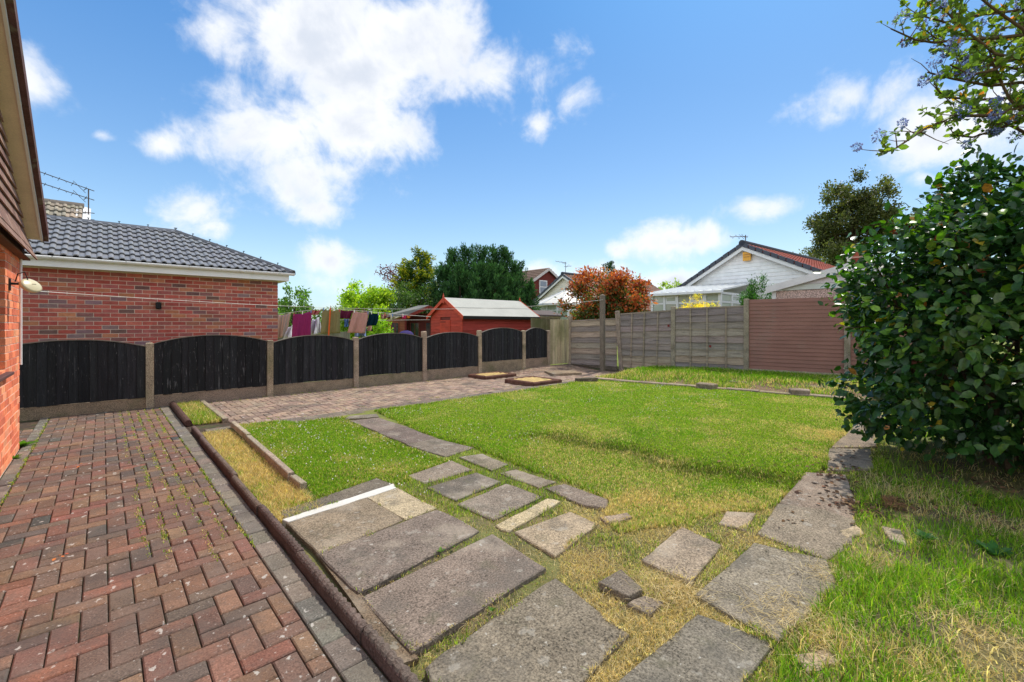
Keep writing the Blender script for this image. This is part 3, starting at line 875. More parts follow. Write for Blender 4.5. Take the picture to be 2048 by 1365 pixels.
# ================================================================== NEXT-DOOR GARAGE
GA, GB1 = 10.98, 2.91          # wall plane y, right corner x
gar = empty('garage', (1.0, 12.6, 0), 'neighbouring red brick garage with grey tiled hipped roof', 'garage')
m = MB(); m.box(-2.4, GB1 - .006, GA + .0035, 14.3, -.1, 2.40, (1, 1, 1)); gw = m.build('wall', M_['mortar'], gar)
GBR = [tuple(x * 1.6 for x in c_) for c_ in [srgb(150, 76, 68), srgb(146, 70, 62), srgb(158, 88, 76), srgb(152, 96, 72), srgb(134, 84, 68), srgb(116, 82, 78), srgb(118, 92, 94), srgb(140, 80, 74), srgb(160, 104, 78), srgb(98, 72, 68)]]
GBW = [6, 5, 5, 1.6, 2.6, 1.8, 1.3, 6, 1.0, .7]
rest = MB(); cnt = 0
for k in range(31):
    z0 = .03 + k * .075 + .01; z1 = min(z0 + .065, 2.39)
    x = GB1 - (0 if k % 2 else .1125)
    first = True
    cells = []
    if k % 2 == 0: cells.append((GB1 - .1025, GB1))
    while x > -2.4:
        cells.append((x - .215, x)); x -= .225
    for (a, c) in cells:
        col = jit(random.choices(GBR, GBW)[0], .12, .05)
        y0 = GA - random.uniform(.0, .003)
        if z0 > 1.02 and c > -1.05 and cnt < 300:
            mm = MB(); mm.box(a - (a + c) / 2, c - (a + c) / 2, 0, .05, 0, z1 - z0, col)
            mm.build('brick', M_['brick'], gw, M=Matrix.Translation(((a + c) / 2, y0, z0))); cnt += 1
        else:
            rest.box(a, c, y0, y0 + .05, z0, z1, col)
    # return of the corner
    for q in range(3):
        yq = GA + .11 * (k % 2) + .225 * q + (.055 if q == 0 and False else 0)
        rest.box(GB1 - .04, GB1 + .002, yq + .012, yq + .215, z0, z1, jit(random.choices(GBR, GBW)[0], .12))
tag(rest.build('lower_bricks', M_['brick'], gw), None, None, None, 'stuff')
# roof
EA, EB, EZ, DD, PT = 10.73, 3.15, 2.55, 1.935, .486
sl_len = math.hypot(DD, DD * PT)
rf = MB()
ap1 = (EB - DD, EA + DD, EZ + DD * PT - .03); ap0 = (-2.6, EA + DD, EZ + DD * PT - .03)
rf.quad((-2.6, EA, EZ - .03), (EB, EA, EZ - .03), ap1, ap0, srgb(60, 62, 66))
rf.add([(EB, EA, EZ - .03), (EB, EA + 2 * DD, EZ - .03), ap1], [(0, 1, 2)], srgb(70, 72, 76))
rf.quad((EB, EA + 2 * DD, EZ - .03), (-2.6, EA + 2 * DD, EZ - .03), ap0, ap1, srgb(70, 72, 76))
roof = rf.build('roof', M_['rooftile'], gar)
U = Vector((1, 0, 0)); Vv = Vector((0, DD, DD * PT)).normalized(); Nn = U.cross(Vv)
GAUGE = sl_len / 7.5
import bmesh
def tile_profile(wd, n_roll):
    """(across, up) points of one double-roll tile"""
    pts = []
    for r_ in range(n_roll):
        o = wd * r_ / n_roll; p = wd / n_roll
        pts += [(o, .0), (o + p * .46, .0)]
        for q in range(1, 7):
            g_ = math.pi * q / 7
            pts.append((o + p * .46 + p * .27 * (1 - math.cos(g_)), .030 * math.sin(g_)))
    pts.append((wd, 0))
    return pts
prof = tile_profile(.30, 2)
def roof_tile(ix, row, mt, parent, U, Vv, Nn, O, gauge, wd, prof, col, hip=None, lift=.042, name='roof_tile'):
    m = MB(); vs = []
    L = gauge + .05
    u0 = ix * wd; v0 = row * gauge
    th = .018
    for (vv, up) in ((0, lift), (L, .004)):
        for (a, h) in prof:
            vs.append(O + U * (u0 + a) + Vv * (v0 + vv) + Nn * (h + up))
    n = len(prof)
    fs = [(k, k + 1, n + k + 1, n + k) for k in range(n - 1)]
    base = len(vs)
    for (a, h) in prof:
        vs.append(O + U * (u0 + a) + Vv * (v0 + .004) + Nn * (h + lift - th - .004))
    fs += [(base + k, base + k + 1, k + 1, k) for k in range(n - 1)]
    m.add(vs, fs, col)
    me = m.mesh(name, mt, False)
    if hip:
        bm = bmesh.new(); bm.from_mesh(me)
        bmesh.ops.bisect_plane(bm, geom=bm.verts[:] + bm.edges[:] + bm.faces[:], plane_co=hip[0], plane_no=hip[1], clear_outer=True)
        if len(bm.verts) < 4: bm.free(); return None
        bm.to_mesh(me); bm.free()
    return link(name, me, parent)
O = Vector((-2.55, EA - .02, EZ - .005))
hipc = Vector((EB, EA, EZ)); hipd = Vector((-1, 1, 0)).normalized(); hipn = Vector((1, 1, 0)).normalized()
for row in range(8):
    for ix in range(19):
        cc = O + U * (ix * .3 + .15) + Vv * (row + .5) * GAUGE
        if (cc - hipc).dot(hipn) > .30: continue
        if row == 7 and False: continue
        col = jit(srgb(132, 133, 136), .05, .01)
        L_ = GAUGE
        roof_tile(ix, row, M_['rooftile'], roof, U, Vv, Nn, O, GAUGE, .30, prof, col, (hipc + hipn * .02, hipn)) if row < 7 else \
            roof_tile(ix, row, M_['rooftile'], roof, U, Vv, Nn, O, GAUGE, .30, prof, col, (Vector((0, EA + DD + .0, 0)), Vector((0, 1, 0)))) if (cc - hipc).dot(hipn) < 0 else None
def ridge_tiles(p0, p1, n, parent, name, w, h, col, clips=True):
    d = (Vector(p1) - Vector(p0)); L = d.length; d.normalize()
    side = d.cross(Vector((0, 0, 1))).normalized(); up = side.cross(d)
    for k in range(n):
        a = Vector(p0) + d * (L * k / n); c = Vector(p0) + d * (L * (k + 1) / n - .004)
        m = MB(); vs = []
        pr = [(-w, -h), (-w * .75, -.01), (-w * .3, h * .55), (w * .3, h * .55), (w * .75, -.01), (w, -h)]
        for (q, sc_) in ((a, 1.0), (c, 1.06)):
            for (s_, u_) in pr: vs.append(q + side * s_ * sc_ + up * u_ * sc_)
        fs = [(i, i + 1, 7 + i, 6 + i) for i in range(5)] + [tuple(range(5, -1, -1)), tuple(range(6, 12))]
        m.add(vs, fs, jit(col, .05, .01)); o = m.build(name, M_['rooftile'], parent)
        if clips:
            m = MB(); q = c + up * h * .6
            m.tube([q - up * .01, q + up * .035], .008, 5, srgb(30, 30, 32)); m.box(-.02, .02, -.006, .006, 0, .012, srgb(30, 30, 32), M=Matrix.Translation(q + up * .03))
            m.build('ridge_clip', M_['metal'], o)
ridge_tiles((-2.6, EA + DD, EZ + DD * PT + .03), (EB - DD, EA + DD, EZ + DD * PT + .03), 8, gar, 'ridge_tile', .12, .07, srgb(92, 95, 102))
ridge_tiles((EB + .02, EA - .02, EZ + .035), (EB - DD, EA + DD, EZ + DD * PT + .04), 7, gar, 'hip_tile', .105, .06, srgb(78, 80, 86))
m = MB(); m.box(-2.5, EB - .07, EA + .02, EA + .045, 2.375, 2.52, (.90, .90, .90)); m.box(EB - .095, EB - .07, EA + .045, 14.4, 2.375, 2.52, (.90, .90, .90))
m.box(-2.5, EB - .098, EA + .046, GA + .02, 2.378, 2.392, (.76, .76, .76)); m.box(GB1, EB - .098, GA + .02, 14.3, 2.378, 2.392, (.76, .76, .76))
m.build('fascia', M_['plastic'], gar)
def gutter(p0, p1, r, parent):
    d = (Vector(p1) - Vector(p0)).normalized(); side = d.cross(Vector((0, 0, 1))).normalized()
    m = MB(); vs = []
    K = 9
    for q in (Vector(p0), Vector(p1)):
        for k in range(K):
            g_ = math.pi * k / (K - 1); vs.append(q + side * (-r * math.cos(g_)) + Vector((0, 0, -r * math.sin(g_) * 1.0)))
        for k in range(K):
            g_ = math.pi * (K - 1 - k) / (K - 1); vs.append(q + side * (-(r - .006) * math.cos(g_)) + Vector((0, 0, -(r - .006) * math.sin(g_))))
    n = 2 * K
    fs = [(k, (k + 1) % n, n + (k + 1) % n, n + k) for k in range(n)] + [tuple(range(n)), tuple(range(2 * n - 1, n - 1, -1))]
    m.add(vs, fs, (.9, .9, .9)); return m.build('gutter', M_['plastic'], parent, True)
gut = gutter((-2.5, EA - .035, 2.545), (EB + .02, EA - .035, 2.545), .055, gar)
for xx in (-1.55, -.62, .31, 1.24, 2.1, 2.85):
    m = MB(); pts = []
    for k in range(9):
        g_ = math.pi * k / 8; pts.append((xx, EA - .035 - .060 * math.cos(g_), 2.545 - .060 * math.sin(g_)))
    for k in range(8):
        a, c = pts[k], pts[k + 1]
        m.add([(xx - .012, a[1], a[2]), (xx + .012, a[1], a[2]), (xx + .012, c[1], c[2]), (xx - .012, c[1], c[2])], [(0, 1, 2, 3)], (.8, .8, .8))
    m.build('gutter_bracket', M_['plastic'], gut)
# black wall lamp
q = onA(317, 611, GA - .05)
wl = empty('wall_lamp', q, 'small black cylindrical lamp on the brick garage wall', 'wall lamp')
m = MB()
m.tube([q + Vector((0, 0, -.075)), q + Vector((0, 0, -.06)), q + Vector((0, 0, .05)), q + Vector((0, 0, .06))], [.03, .045, .045, .03], 12, (.012, .012, .013)); m.build('lamp_body', M_['paint'], wl)
m = MB(); m.box(q.x - .03, q.x + .03, GA - .045, GA - .004, q.z - .02, q.z + .02, (.012, .012, .013)); m.build('lamp_bracket', M_['paint'], wl)

# ================================================================== OUR HOUSE (its gable end)
HX, HY = -.694, 7.47
ho = empty('house', (HX - 2, 4, 0), 'orange brick house gable with tile hanging at the picture edge', 'house')
m = MB()
m.box(HX - .30, HX - .0035, 2.2, 4.9, -.1, 4.6, (1, 1, 1)); m.box(HX - .30, HX - .0035, 4.9, 6.47, -.1, .95, (1, 1, 1)); m.box(HX - .30, HX - .0035, 6.478, HY - .006, -.1, 2.25, (1, 1, 1))
m.box(HX - .30, HX - .0035, 4.9, HY - .006, 2.17, 3.2, (1, 1, 1)); m.box(HX - .30, HX - .0035, 2.2, 6.6, 3.2, 3.75, (1, 1, 1)); m.box(HX - 3, HX - .30, HY - .3, HY - .006, -.1, 2.6, (1, 1, 1))
hw = m.build('wall', M_['mortar'], ho)
HBR = [tuple(x * 1.45 for x in c_) for c_ in [srgb(206, 116, 82), srgb(198, 108, 76), srgb(212, 128, 92), srgb(190, 104, 76), srgb(204, 134, 100), srgb(182, 98, 72)]]
rest = MB(); cnt = 0
for k in range(29):
    z0 = .005 + k * .075; z1 = z0 + .065
    yy = HY + (0 if k % 2 else .1125) - (0 if k % 2 else .225 * 0)
    cells = []
    y = HY
    if k % 2 == 0: cells.append((HY - .1025, HY)); y = HY - .1125
    while y > 2.2:
        cells.append((y - .215, y)); y -= .225
    for (a, c) in cells:
        if z0 > .93 and z1 < 2.17:
            if c < 6.48 and a > 4.8: continue
            a = max(a, 6.47) if c > 6.47 else a
            if c - a < .03: continue
        col = jit(random.choice(HBR), .1, .04)
        xo = HX + random.uniform(-.001, .003)
        if a > 5.2 and cnt < 300:
            mm = MB(); mm.box(-.10, 0, a - (a + c) / 2, c - (a + c) / 2, 0, z1 - z0, col)
            mm.build('brick', M_['brick'], hw, M=Matrix.Translation((xo, (a + c) / 2, z0))); cnt += 1
        else:
            rest.box(xo - .10, xo, a, c, z0, z1, col)
    if .93 < z0 < 2.12:   # brick ends in the window reveal
        rest.box(HX - .18, HX - .102, 6.466, 6.60, z0, z1, jit(random.choice(HBR), .1))
tag(rest.build('more_bricks', M_['brick'], hw), None, None, None, 'stuff')
# window with dark frame and sill
wi = empty('window', (HX - .12, 5.7, .95)); setparent(wi, ho)
fr = srgb(70, 46, 44)
m = MB(); m.box(HX - .15, HX - .09, 6.39, 6.462, .96, 2.168, fr); m.box(HX - .15, HX - .09, 4.91, 4.98, .96, 2.168, fr); m.box(HX - .15, HX - .09, 4.98, 6.39, .96, 1.03, fr); m.box(HX - .15, HX - .09, 4.98, 6.39, 2.10, 2.168, fr); m.box(HX - .148, HX - .092, 5.65, 5.71, 1.03, 2.10, fr)
m.build('frame', M_['wood'], wi)
m = MB(); m.box(HX - .125, HX - .115, 4.98, 6.39, 1.03, 2.10, (.05, .06, .07)); m.build('pane', M_['glass'], wi)
m = MB(); m.box(HX - .16, HX + .055, 4.85, 6.53, .915, .945, srgb(92, 62, 58)); bevel(m.build('sill', M_['wood'], wi), .006)
# tile hanging: clay tiles lapped down the gable, kicking out at the foot
VS, VY, VZ = .475, 7.70, 2.51
def vz(y): return VZ + VS * (VY - y)
th = empty('tile_hanging', (HX, 6, 2.2)); setparent(th, ho)
m = MB()
m.add([(HX + .03, 7.60, 2.20), (HX + .03, 3.2, 2.20), (HX + .03, 3.2, 4.40), (HX + .03, 7.60, 2.36), (HX - .06, 7.60, 2.20), (HX - .06, 3.2, 2.20), (HX - .06, 3.2, 4.40), (HX - .06, 7.60, 2.36)],
      [(0, 3, 2, 1), (4, 5, 6, 7), (0, 1, 5, 4), (3, 0, 4, 7), (2, 3, 7, 6)], srgb(90, 66, 58)); m.build('backing', M_['wood'], th)
TC = [srgb(146, 116, 104), srgb(138, 108, 96), srgb(154, 124, 110), srgb(130, 100, 90)]
for k in range(22):
    z0 = 2.165 + k * .10
    off = .0825 if k % 2 else 0
    kick = .07 * max(0, 1 - k / 2.0)
    y = 7.66
    while y > 3.3:
        a, c = y - off - .163, y - off
        if c > 7.66: c = 7.66
        zt = z0 + .135
        if zt < vz((a + c) / 2) - .10 and c - a > .04:
            m = MB(); x0 = HX + .062 + kick; x1 = HX + .035 + kick * .6
            m.slab([(x0, a + .0015, z0), (x0, c - .0015, z0), (x1, c - .0015, zt), (x1, a + .0015, zt)], (-.013, 0, -.002), jit(random.choice(TC), .1, .03))
            m.build('clay_tile', M_['oldtile'], th)
        y -= .165
m = MB(); m.box(HX - .02, HX + .075, 3.2, 7.6, 2.145, 2.163, srgb(110, 78, 52)); m.build('timber_fillet', M_['wood'], th)
# soffit, barge board and verge tiles of the gable
def rake(x0, x1, dz0, dz1, y0, y1, col, name, mt, parent):
    m = MB()
    vs = [(x0, y0, vz(y0) + dz0), (x1, y0, vz(y0) + dz0), (x1, y1, vz(y1) + dz0), (x0, y1, vz(y1) + dz0), (x0, y0, vz(y0) + dz1), (x1, y0, vz(y0) + dz1), (x1, y1, vz(y1) + dz1), (x0, y1, vz(y1) + dz1)]
    m.add(vs, [(0, 1, 5, 4), (1, 2, 6, 5), (2, 3, 7, 6), (3, 0, 4, 7), (4, 5, 6, 7), (3, 2, 1, 0)], col)
    return m.build(name, mt, parent)
rake(HX - .1, -.542, -.150, -.135, 2.0, 7.62, srgb(236, 220, 194), 'soffit', M_['paint'], ho)
rake(-.540, -.520, -.165, -.045, 2.0, 7.62, (.78, .78, .78), 'barge_board', M_['plastic'], ho)
rake(-.92, -.525, -.045, -.012, 2.0, 7.68, srgb(80, 60, 56), 'roof_edge', M_['oldtile'], ho)
yv = 7.70
k = 0
while yv > 2.2:
    y1 = yv - .325
    o = rake(-.525, -.478, -.115 - .004 * (k % 2), .012, y1 + .004, yv, jit(srgb(92, 66, 62), .08), 'verge_tile', M_['oldtile'], ho)
    yv = y1; k += 1
m = MB()
m.quad((-.6, 7.72, VZ - .02), (-8, 7.72, VZ - .02), (-8, 2.0, vz(2.0) - .02), (-.6, 2.0, vz(2.0) - .02), srgb(100, 74, 68)); m.build('roof', M_['oldtile'], ho)
m = MB(); m.box(-8, HX + .02, 7.56, 7.58, 2.28, 2.46, (.75, .75, .74)); m.box(-8, HX - .1, HY, 7.56, 2.285, 2.30, srgb(214, 196, 168)); m.build('eaves_board', M_['plastic'], ho)
m = MB(); m.tube([(HX + .012, HY - .012, .95), (HX + .012, HY - .012, 2.16)], .012, 8, (.8, .8, .8)); m.build('corner_pipe', M_['plastic'], ho)
# dish on the corner of the house
dq = onB(64, 571, HX + .16)
ds = empty('satellite_dish', dq, 'cream oval dish on a black bracket at the house corner', 'satellite dish')
ax = Vector((.62, -.45, .42)).normalized()      # the way the dish faces
e1 = ax.cross(Vector((0, 0, 1))).normalized(); e2 = ax.cross(e1).normalized()
m = MB(); vs = []; K = 28; RR = 5
for r_ in range(RR + 1):
    f_ = r_ / RR
    for k in range(K):
        g_ = 2 * math.pi * k / K
        vs.append(dq + e1 * (.105 * f_ * math.cos(g_)) + e2 * (.078 * f_ * math.sin(g_)) + ax * (.022 * (1 - f_ ** 2)))
fs = [(r_ * K + k, r_ * K + (k + 1) % K, (r_ + 1) * K + (k + 1) % K, (r_ + 1) * K + k) for r_ in range(RR) for k in range(K)]
nb = len(vs)
for k in range(K):
    g_ = 2 * math.pi * k / K; vs.append(dq + e1 * (.101 * math.cos(g_)) + e2 * (.074 * math.sin(g_)) - ax * .03)
fs += [(RR * K + k, RR * K + (k + 1) % K, nb + (k + 1) % K, nb + k) for k in range(K)] + [tuple(range(nb, nb + K))]
m.add(vs, fs, srgb(206, 194, 158)); m.build('dish', M_['plastic'], ds, True)
m = MB(); q = dq + ax * .0235; m.add([q + e1 * .022 + e2 * .003, q - e1 * .022 + e2 * .003, q - e1 * .022 - e2 * .003, q + e1 * .022 - e2 * .003], [(0, 1, 2, 3)], srgb(110, 96, 70)); m.build('lettering', M_['paint'], ds)
wq = Vector((HX, dq.y + .02, dq.z + .01))
m = MB(); m.tube([wq, wq + Vector((.07, 0, 0)), dq - ax * .03], .012, 8, (.02, .02, .02)); m.box(HX, HX + .012, dq.y - .03, dq.y + .06, dq.z - .06, dq.z + .06, (.02, .02, .02)); m.build('bracket', M_['metal'], ds)
m = MB(); m.tube([wq + Vector((.04, .02, .02)), wq + Vector((.06, .0, .10)), wq + Vector((.11, -.03, .12)), wq + Vector((.13, -.03, .05)), dq - ax * .03], .005, 6, (.02, .02, .02)); m.build('cable', M_['metal'], ds)

# ================================================================== HOUSE BEHIND THE GARAGE, WITH AERIAL
hb = empty('house', (-2, 19, 0), 'house behind garage showing only a mossy tiled roof end', 'house')
r0 = onA(92, 402, 17.0); r1 = onA(166, 413, 17.0)
rt = r1.z; rx1 = r1.x
m = MB()
e_y, e_z = 17.0 - 3.6, rt - 3.6 * .62
m.quad((-7, e_y, e_z), (rx1, e_y, e_z), (rx1, 17.0, rt - .03), (-7, 17.0, rt - .03), srgb(120, 108, 92)); m.quad((rx1, 20.6, e_z), (-7, 20.6, e_z), (-7, 17.0, rt - .03), (rx1, 17.0, rt - .03), srgb(120, 108, 92))
rfb = m.build('roof', M_['oldtile'], hb)
m = MB(); m.box(-7, rx1 - .25, e_y + .4, 20.2, 0, e_z + .05, srgb(150, 100, 84)); m.add([(rx1 - .25, e_y + .4, e_z), (rx1 - .25, 20.2, e_z), (rx1 - .25, 17, rt - .2)], [(0, 1, 2)], srgb(150, 100, 84)); m.build('wall', M_['brick'], hb)
Ub = Vector((1, 0, 0)); Vb_ = Vector((0, 3.6, 3.6 * .62)).normalized(); Nb = Ub.cross(Vb_)
Lb = math.hypot(3.6, 3.6 * .62); ob = Vector((rx1 - 12 * .3, e_y, e_z))
for row in range(6, int(Lb / .32)):
    for ix in range(0, 12):
        if ob.x + ix * .3 < -4.2: continue
        roof_tile(ix, row, M_['oldtile'], rfb, Ub, Vb_, Nb, ob, Lb / int(Lb / .32), .30, prof, jit(srgb(156, 146, 130), .2, .05))
ridge_tiles((-7, 17.0, rt + .02), (rx1 + .03, 17.0, rt + .02), 10, hb, 'ridge_tile', .13, .09, srgb(110, 100, 88), False)
m = MB(); m.quad((rx1 + .01, e_y, e_z - .05), (rx1 + .01, e_y, e_z + .10), (rx1 + .01, 17, rt + .06), (rx1 + .01, 17, rt - .14), (.75, .75, .74)); m.quad((rx1 + .16, e_y, e_z - .02), (rx1 - .12, e_y, e_z + .05), (rx1 - .12, 17, rt + .03), (rx1 + .16, 17, rt - .04), (.72, .72, .72)); m.build('verge_board', M_['paint'], hb)
def aerial(base, h, arms, name, label, mastr=.02):
    e = empty(name, base, label, 'aerial')
    m = MB(); m.tube([base, base + Vector((0, 0, h))], mastr, 6, srgb(92, 82, 80)); m.build('mast', M_['metal'], e)
    for (z, d, L, n, el, tilt) in arms:
        d = Vector(d).normalized(); side = d.cross(Vector((0, 0, 1))).normalized()
        p0 = base + Vector((0, 0, z)); m = MB()
        p1 = p0 + d * L + Vector((0, 0, tilt))
        m.tube([p0 - d * .12, p1], mastr * .7, 5, srgb(96, 86, 84))
        for k in range(n):
            c = p0.lerp(p1, (k + .5) / n); w = el * (1 - .4 * k / n)
            ud = (side * .75 + Vector((0, 0, .5 if k % 2 else -.35))).normalized()
            m.tube([c - ud * w, c + ud * w], mastr * .35, 4, srgb(84, 76, 74))
        c = p0 + d * .06
        m.tube([c - side * el * 1.2, c + side * el * 1.2], mastr * .5, 4, srgb(84, 76, 74)); m.tube([c + Vector((0, 0, -.1)), c + d * .25 + Vector((0, 0, .16))], mastr * .4, 4, srgb(84, 76, 74))
        m.build('antenna_boom', M_['metal'], e)
    return e
aq = onA(177, 448, 16.6)
tz = onA(177, 378, 16.6).z
aerial(aq, tz - aq.z, [(tz - aq.z - .03, (-1, -.35, 0), 1.3, 10, .09, .28), (tz - aq.z - .28, (-1, -.35, 0), 1.3, 10, .09, .25), (.12, (-1, .1, 0), .35, 3, .05, 0), (.30, (-1, .1, 0), .35, 3, .05, 0)], 'tv_aerial', 'rusty two-boom television aerial above the mossy roof', .016)
# ================================================================== RED SHED
SA, SB0, SB1 = 12.75, 9.36, 13.0       # long side y, ends x
SW = 2.05
sh = empty('garden_shed', (SB0 + 1.8, SA + 1, 0), 'red timber garden shed with grey felt roof behind the black fence', 'shed')
RED, RED2 = srgb(158, 60, 52), srgb(184, 70, 52)
EZs, RZs = 1.76, 2.36
m = MB(); m.box(SB0 + .02, SB1, SA + .02, SA + SW - .02, -.1, EZs, srgb(120, 54, 46))
m.add([(SB0 + .02, SA + .02, EZs), (SB0 + .02, SA + SW - .02, EZs), (SB0 + .02, SA + SW / 2, RZs - .03), (SB1, SA + .02, EZs), (SB1, SA + SW - .02, EZs), (SB1, SA + SW / 2, RZs - .03)], [(0, 2, 1), (3, 4, 5), (0, 3, 5, 2), (1, 2, 5, 4)], srgb(120, 54, 46))
m.build('wall', M_['wood'], sh)
nb = 15
for k in range(nb):
    z0 = .06 + k * .113; z1 = min(z0 + .115, EZs)
    m = MB(); m.slab([(SB0, SA - .026, z0), (SB1, SA - .026, z0), (SB1, SA - .002, z1), (SB0, SA - .002, z1)], (0, .016, 0), jit(RED, .16, .04)); m.build('cladding_board', M_['wood'], sh)
kz = 0
z0 = .06
while z0 < RZs - .08:
    z1 = z0 + .115
    def yr(z):  # half width of the gable at height z
        return SW / 2 if z <= EZs else SW / 2 * (RZs - z) / (RZs - EZs)
    w0, w1 = yr(z0), yr(z1)
    c = SA + SW / 2
    m = MB()
    if w0 > .03:
        dl, dr = c - .33 + .05, c + .33 + .05      # door opening
        if z0 < 1.58:
            m.slab([(SB0 - .018, c - w0, z0), (SB0 - .018, dl, z0), (SB0 - .004, dl, z1), (SB0 - .004, c - w1, z1)], (.016, 0, 0), jit(RED2, .13, .04))
            m.build('cladding_board', M_['wood'], sh); m = MB()
            m.slab([(SB0 - .018, dr, z0), (SB0 - .018, c + w0, z0), (SB0 - .004, c + w1, z1), (SB0 - .004, dr, z1)], (.016, 0, 0), jit(RED2, .13, .04))
        else:
            m.slab([(SB0 - .018, c - w0, z0), (SB0 - .018, c + w0, z0), (SB0 - .004, c + w1, z1), (SB0 - .004, c - w1, z1)], (.016, 0, 0), jit(RED2, .13, .04))
        m.build('cladding_board', M_['wood'], sh)
    z0 = z1
c = SA + SW / 2
d = empty('door', (SB0, c + .05, .1)); setparent(d, sh)
for k in range(6):
    y0 = c - .28 + k * .11
    m = MB(); m.box(SB0 - .028, SB0 - .012, y0 + .002, y0 + .108, .08, 1.56, jit(srgb(192, 72, 50), .06, .03)); m.build('door_board', M_['wood'], d)
m = MB(); m.box(SB0 - .034, SB0 - .029, c + .0, c + .34, 1.46, 1.52, srgb(150, 60, 44)); m.build('hinge', M_['wood'], d)
m = MB(); m.box(SB0 - .04, SB0 - .018, SA - .02, SA + .05, .05, EZs - .03, RED2); m.build('corner_trim', M_['wood'], sh)
m = MB(); m.box(SB1 - .06, SB1 + .01, SA - .03, SA - .017, .05, EZs - .03, srgb(110, 52, 44)); m.build('corner_trim', M_['wood'], sh)
# roof sheets
ov = .16
def roofpt(x, s): # s = -1..1 across
    return Vector((x, c + s * (SW / 2 + ov), RZs + .03 - abs(s) * (RZs - EZs) * (SW / 2 + ov) / (SW / 2)))
for s_ in (-1, 1):
    for j in range(1):
        m = MB(); m.slab([roofpt(SB0 - .1, 0), roofpt(SB1 + .12, 0), roofpt(SB1 + .12, s_), roofpt(SB0 - .1, s_)], (0, 0, -.03), srgb(176, 176, 168)); ro = m.build('roof', M_['felt'], sh)
        if s_ == -1:
            m = MB(); a0, a1 = roofpt(SB0 - .1, -.55), roofpt(SB1 + .12, -.5)
            b0, b1 = roofpt(SB0 - .1, -.57), roofpt(SB1 + .12, -.52)
            up = Vector((0, -.004, .006)); m.slab([a0 + up, a1 + up, b1 + up, b0 + up], (0, 0, -.004), srgb(140, 140, 134)); m.build('felt_lap', M_['felt'], ro)
p0, p1 = roofpt(SB0 - .1, -1), roofpt(SB1 + .12, -1)
m = MB(); m.box(p0.x, p1.x, p0.y - .02, p0.y + .0, p0.z - .11, p0.z + .002, srgb(34, 32, 30)); m.build('eaves_board', M_['wood'], sh)
for x_, tilt in ((SB0 - .125, 1), (SB1 + .12, 1)):
    for s_ in (-1, 1):
        q0, q1 = roofpt(x_, 0), roofpt(x_, s_)
        m = MB(); m.slab([q0 + Vector((0, 0, .015)), q1 + Vector((0, 0, .015)), q1 + Vector((0, 0, -.12)), q0 + Vector((0, 0, -.12))], (.022, 0, 0), srgb(204, 84, 58)); m.build('barge_board', M_['wood'], sh)
    q = roofpt(x_ - .012, 0)
    m = MB(); m.prism([(-.045, -.22), (.045, -.22), (.045, .04), (.02, .08), (.0, .16), (-.02, .08), (-.045, .04)], 0, .02, srgb(196, 80, 56), M=Matrix.Translation(q) @ Matrix(((0, 0, 1, 0), (1, 0, 0, 0), (0, 1, 0, 0), (0, 0, 0, 1)))); m.build('finial', M_['wood'], sh)

# ================================================================== SUMMERHOUSE with playthings
o0 = atZ(772, 655, 20.0); o1 = atZ(862, 655, 20.0)
X_ = (o1 - o0).normalized(); X_.z = 0; X_.normalize(); Yn = Vector((-X_.y, X_.x, 0))
def LM(p): # local frame matrix at p: x along the front, y away from us
    return Matrix(((X_.x, Yn.x, 0, p.x), (X_.y, Yn.y, 0, p.y), (0, 0, 1, 0), (0, 0, 0, 1)))
MP = LM(Vector((o0.x, o0.y, 0)))
ph = empty('summerhouse', (o0.x, o0.y, 0), 'dark red timber summerhouse with scalloped verge beside the shed', 'summerhouse')
BW = srgb(140, 82, 56)
for k in range(14):
    m = MB(); z0 = k * .13
    m.slab([(0, -.012, z0), (.86, -.012, z0), (.86, 0, z0 + .13), (0, 0, z0 + .13)], (0, .02, 0), jit(BW, .1)); m.build('cladding_board', M_['wood'], ph, M=MP)
m = MB(); m.box(.02, .84, .02, 2.2, 0, 1.8, srgb(100, 60, 44)); m.box(.86, 2.4, .55, 2.2, 0, 1.9, srgb(92, 36, 30)); m.box(.84, .92, -.02, .06, 0, 1.8, srgb(110, 40, 34)); m.build('wall', M_['wood'], ph, M=MP)
m = MB(); m.slab([(-.15, -.2, 1.72), (.9, -.2, 1.74), (1.95, -.1, 2.22), (1.2, 1.2, 2.25)], (0, 0, .04), srgb(120, 120, 116)); m.slab([(1.95, -.1, 2.22), (2.6, -.1, 1.9), (2.6, 1.4, 1.9), (1.2, 1.2, 2.25)], (0, 0, .04), srgb(96, 50, 44)); m.build('roof', M_['felt'], ph, M=MP)
m = MB()
N = 10
for k in range(N):
    x0, x1 = .88 + 1.07 * k / N, .88 + 1.07 * (k + 1) / N; z0, z1 = 1.75 + .48 * k / N, 1.75 + .48 * (k + 1) / N
    m.slab([(x0, -.22, z0), (x1, -.22, z1), (x1, -.22, z1 - .12), ((x0 + x1) / 2, -.22, (z0 + z1) / 2 - .17), (x0, -.22, z0 - .12)], (0, .02, 0), srgb(126, 44, 36))
    x0, x1 = 1.95 + .65 * k / N, 1.95 + .65 * (k + 1) / N; z0, z1 = 2.23 - .3 * k / N, 2.23 - .3 * (k + 1) / N
    m.slab([(x0, -.12, z0), (x1, -.12, z1), (x1, -.12, z1 - .12), ((x0 + x1) / 2, -.12, (z0 + z1) / 2 - .17), (x0, -.12, z0 - .12)], (0, .02, 0), srgb(126, 44, 36))
m.build('scalloped_verge', M_['wood'], ph, M=MP)
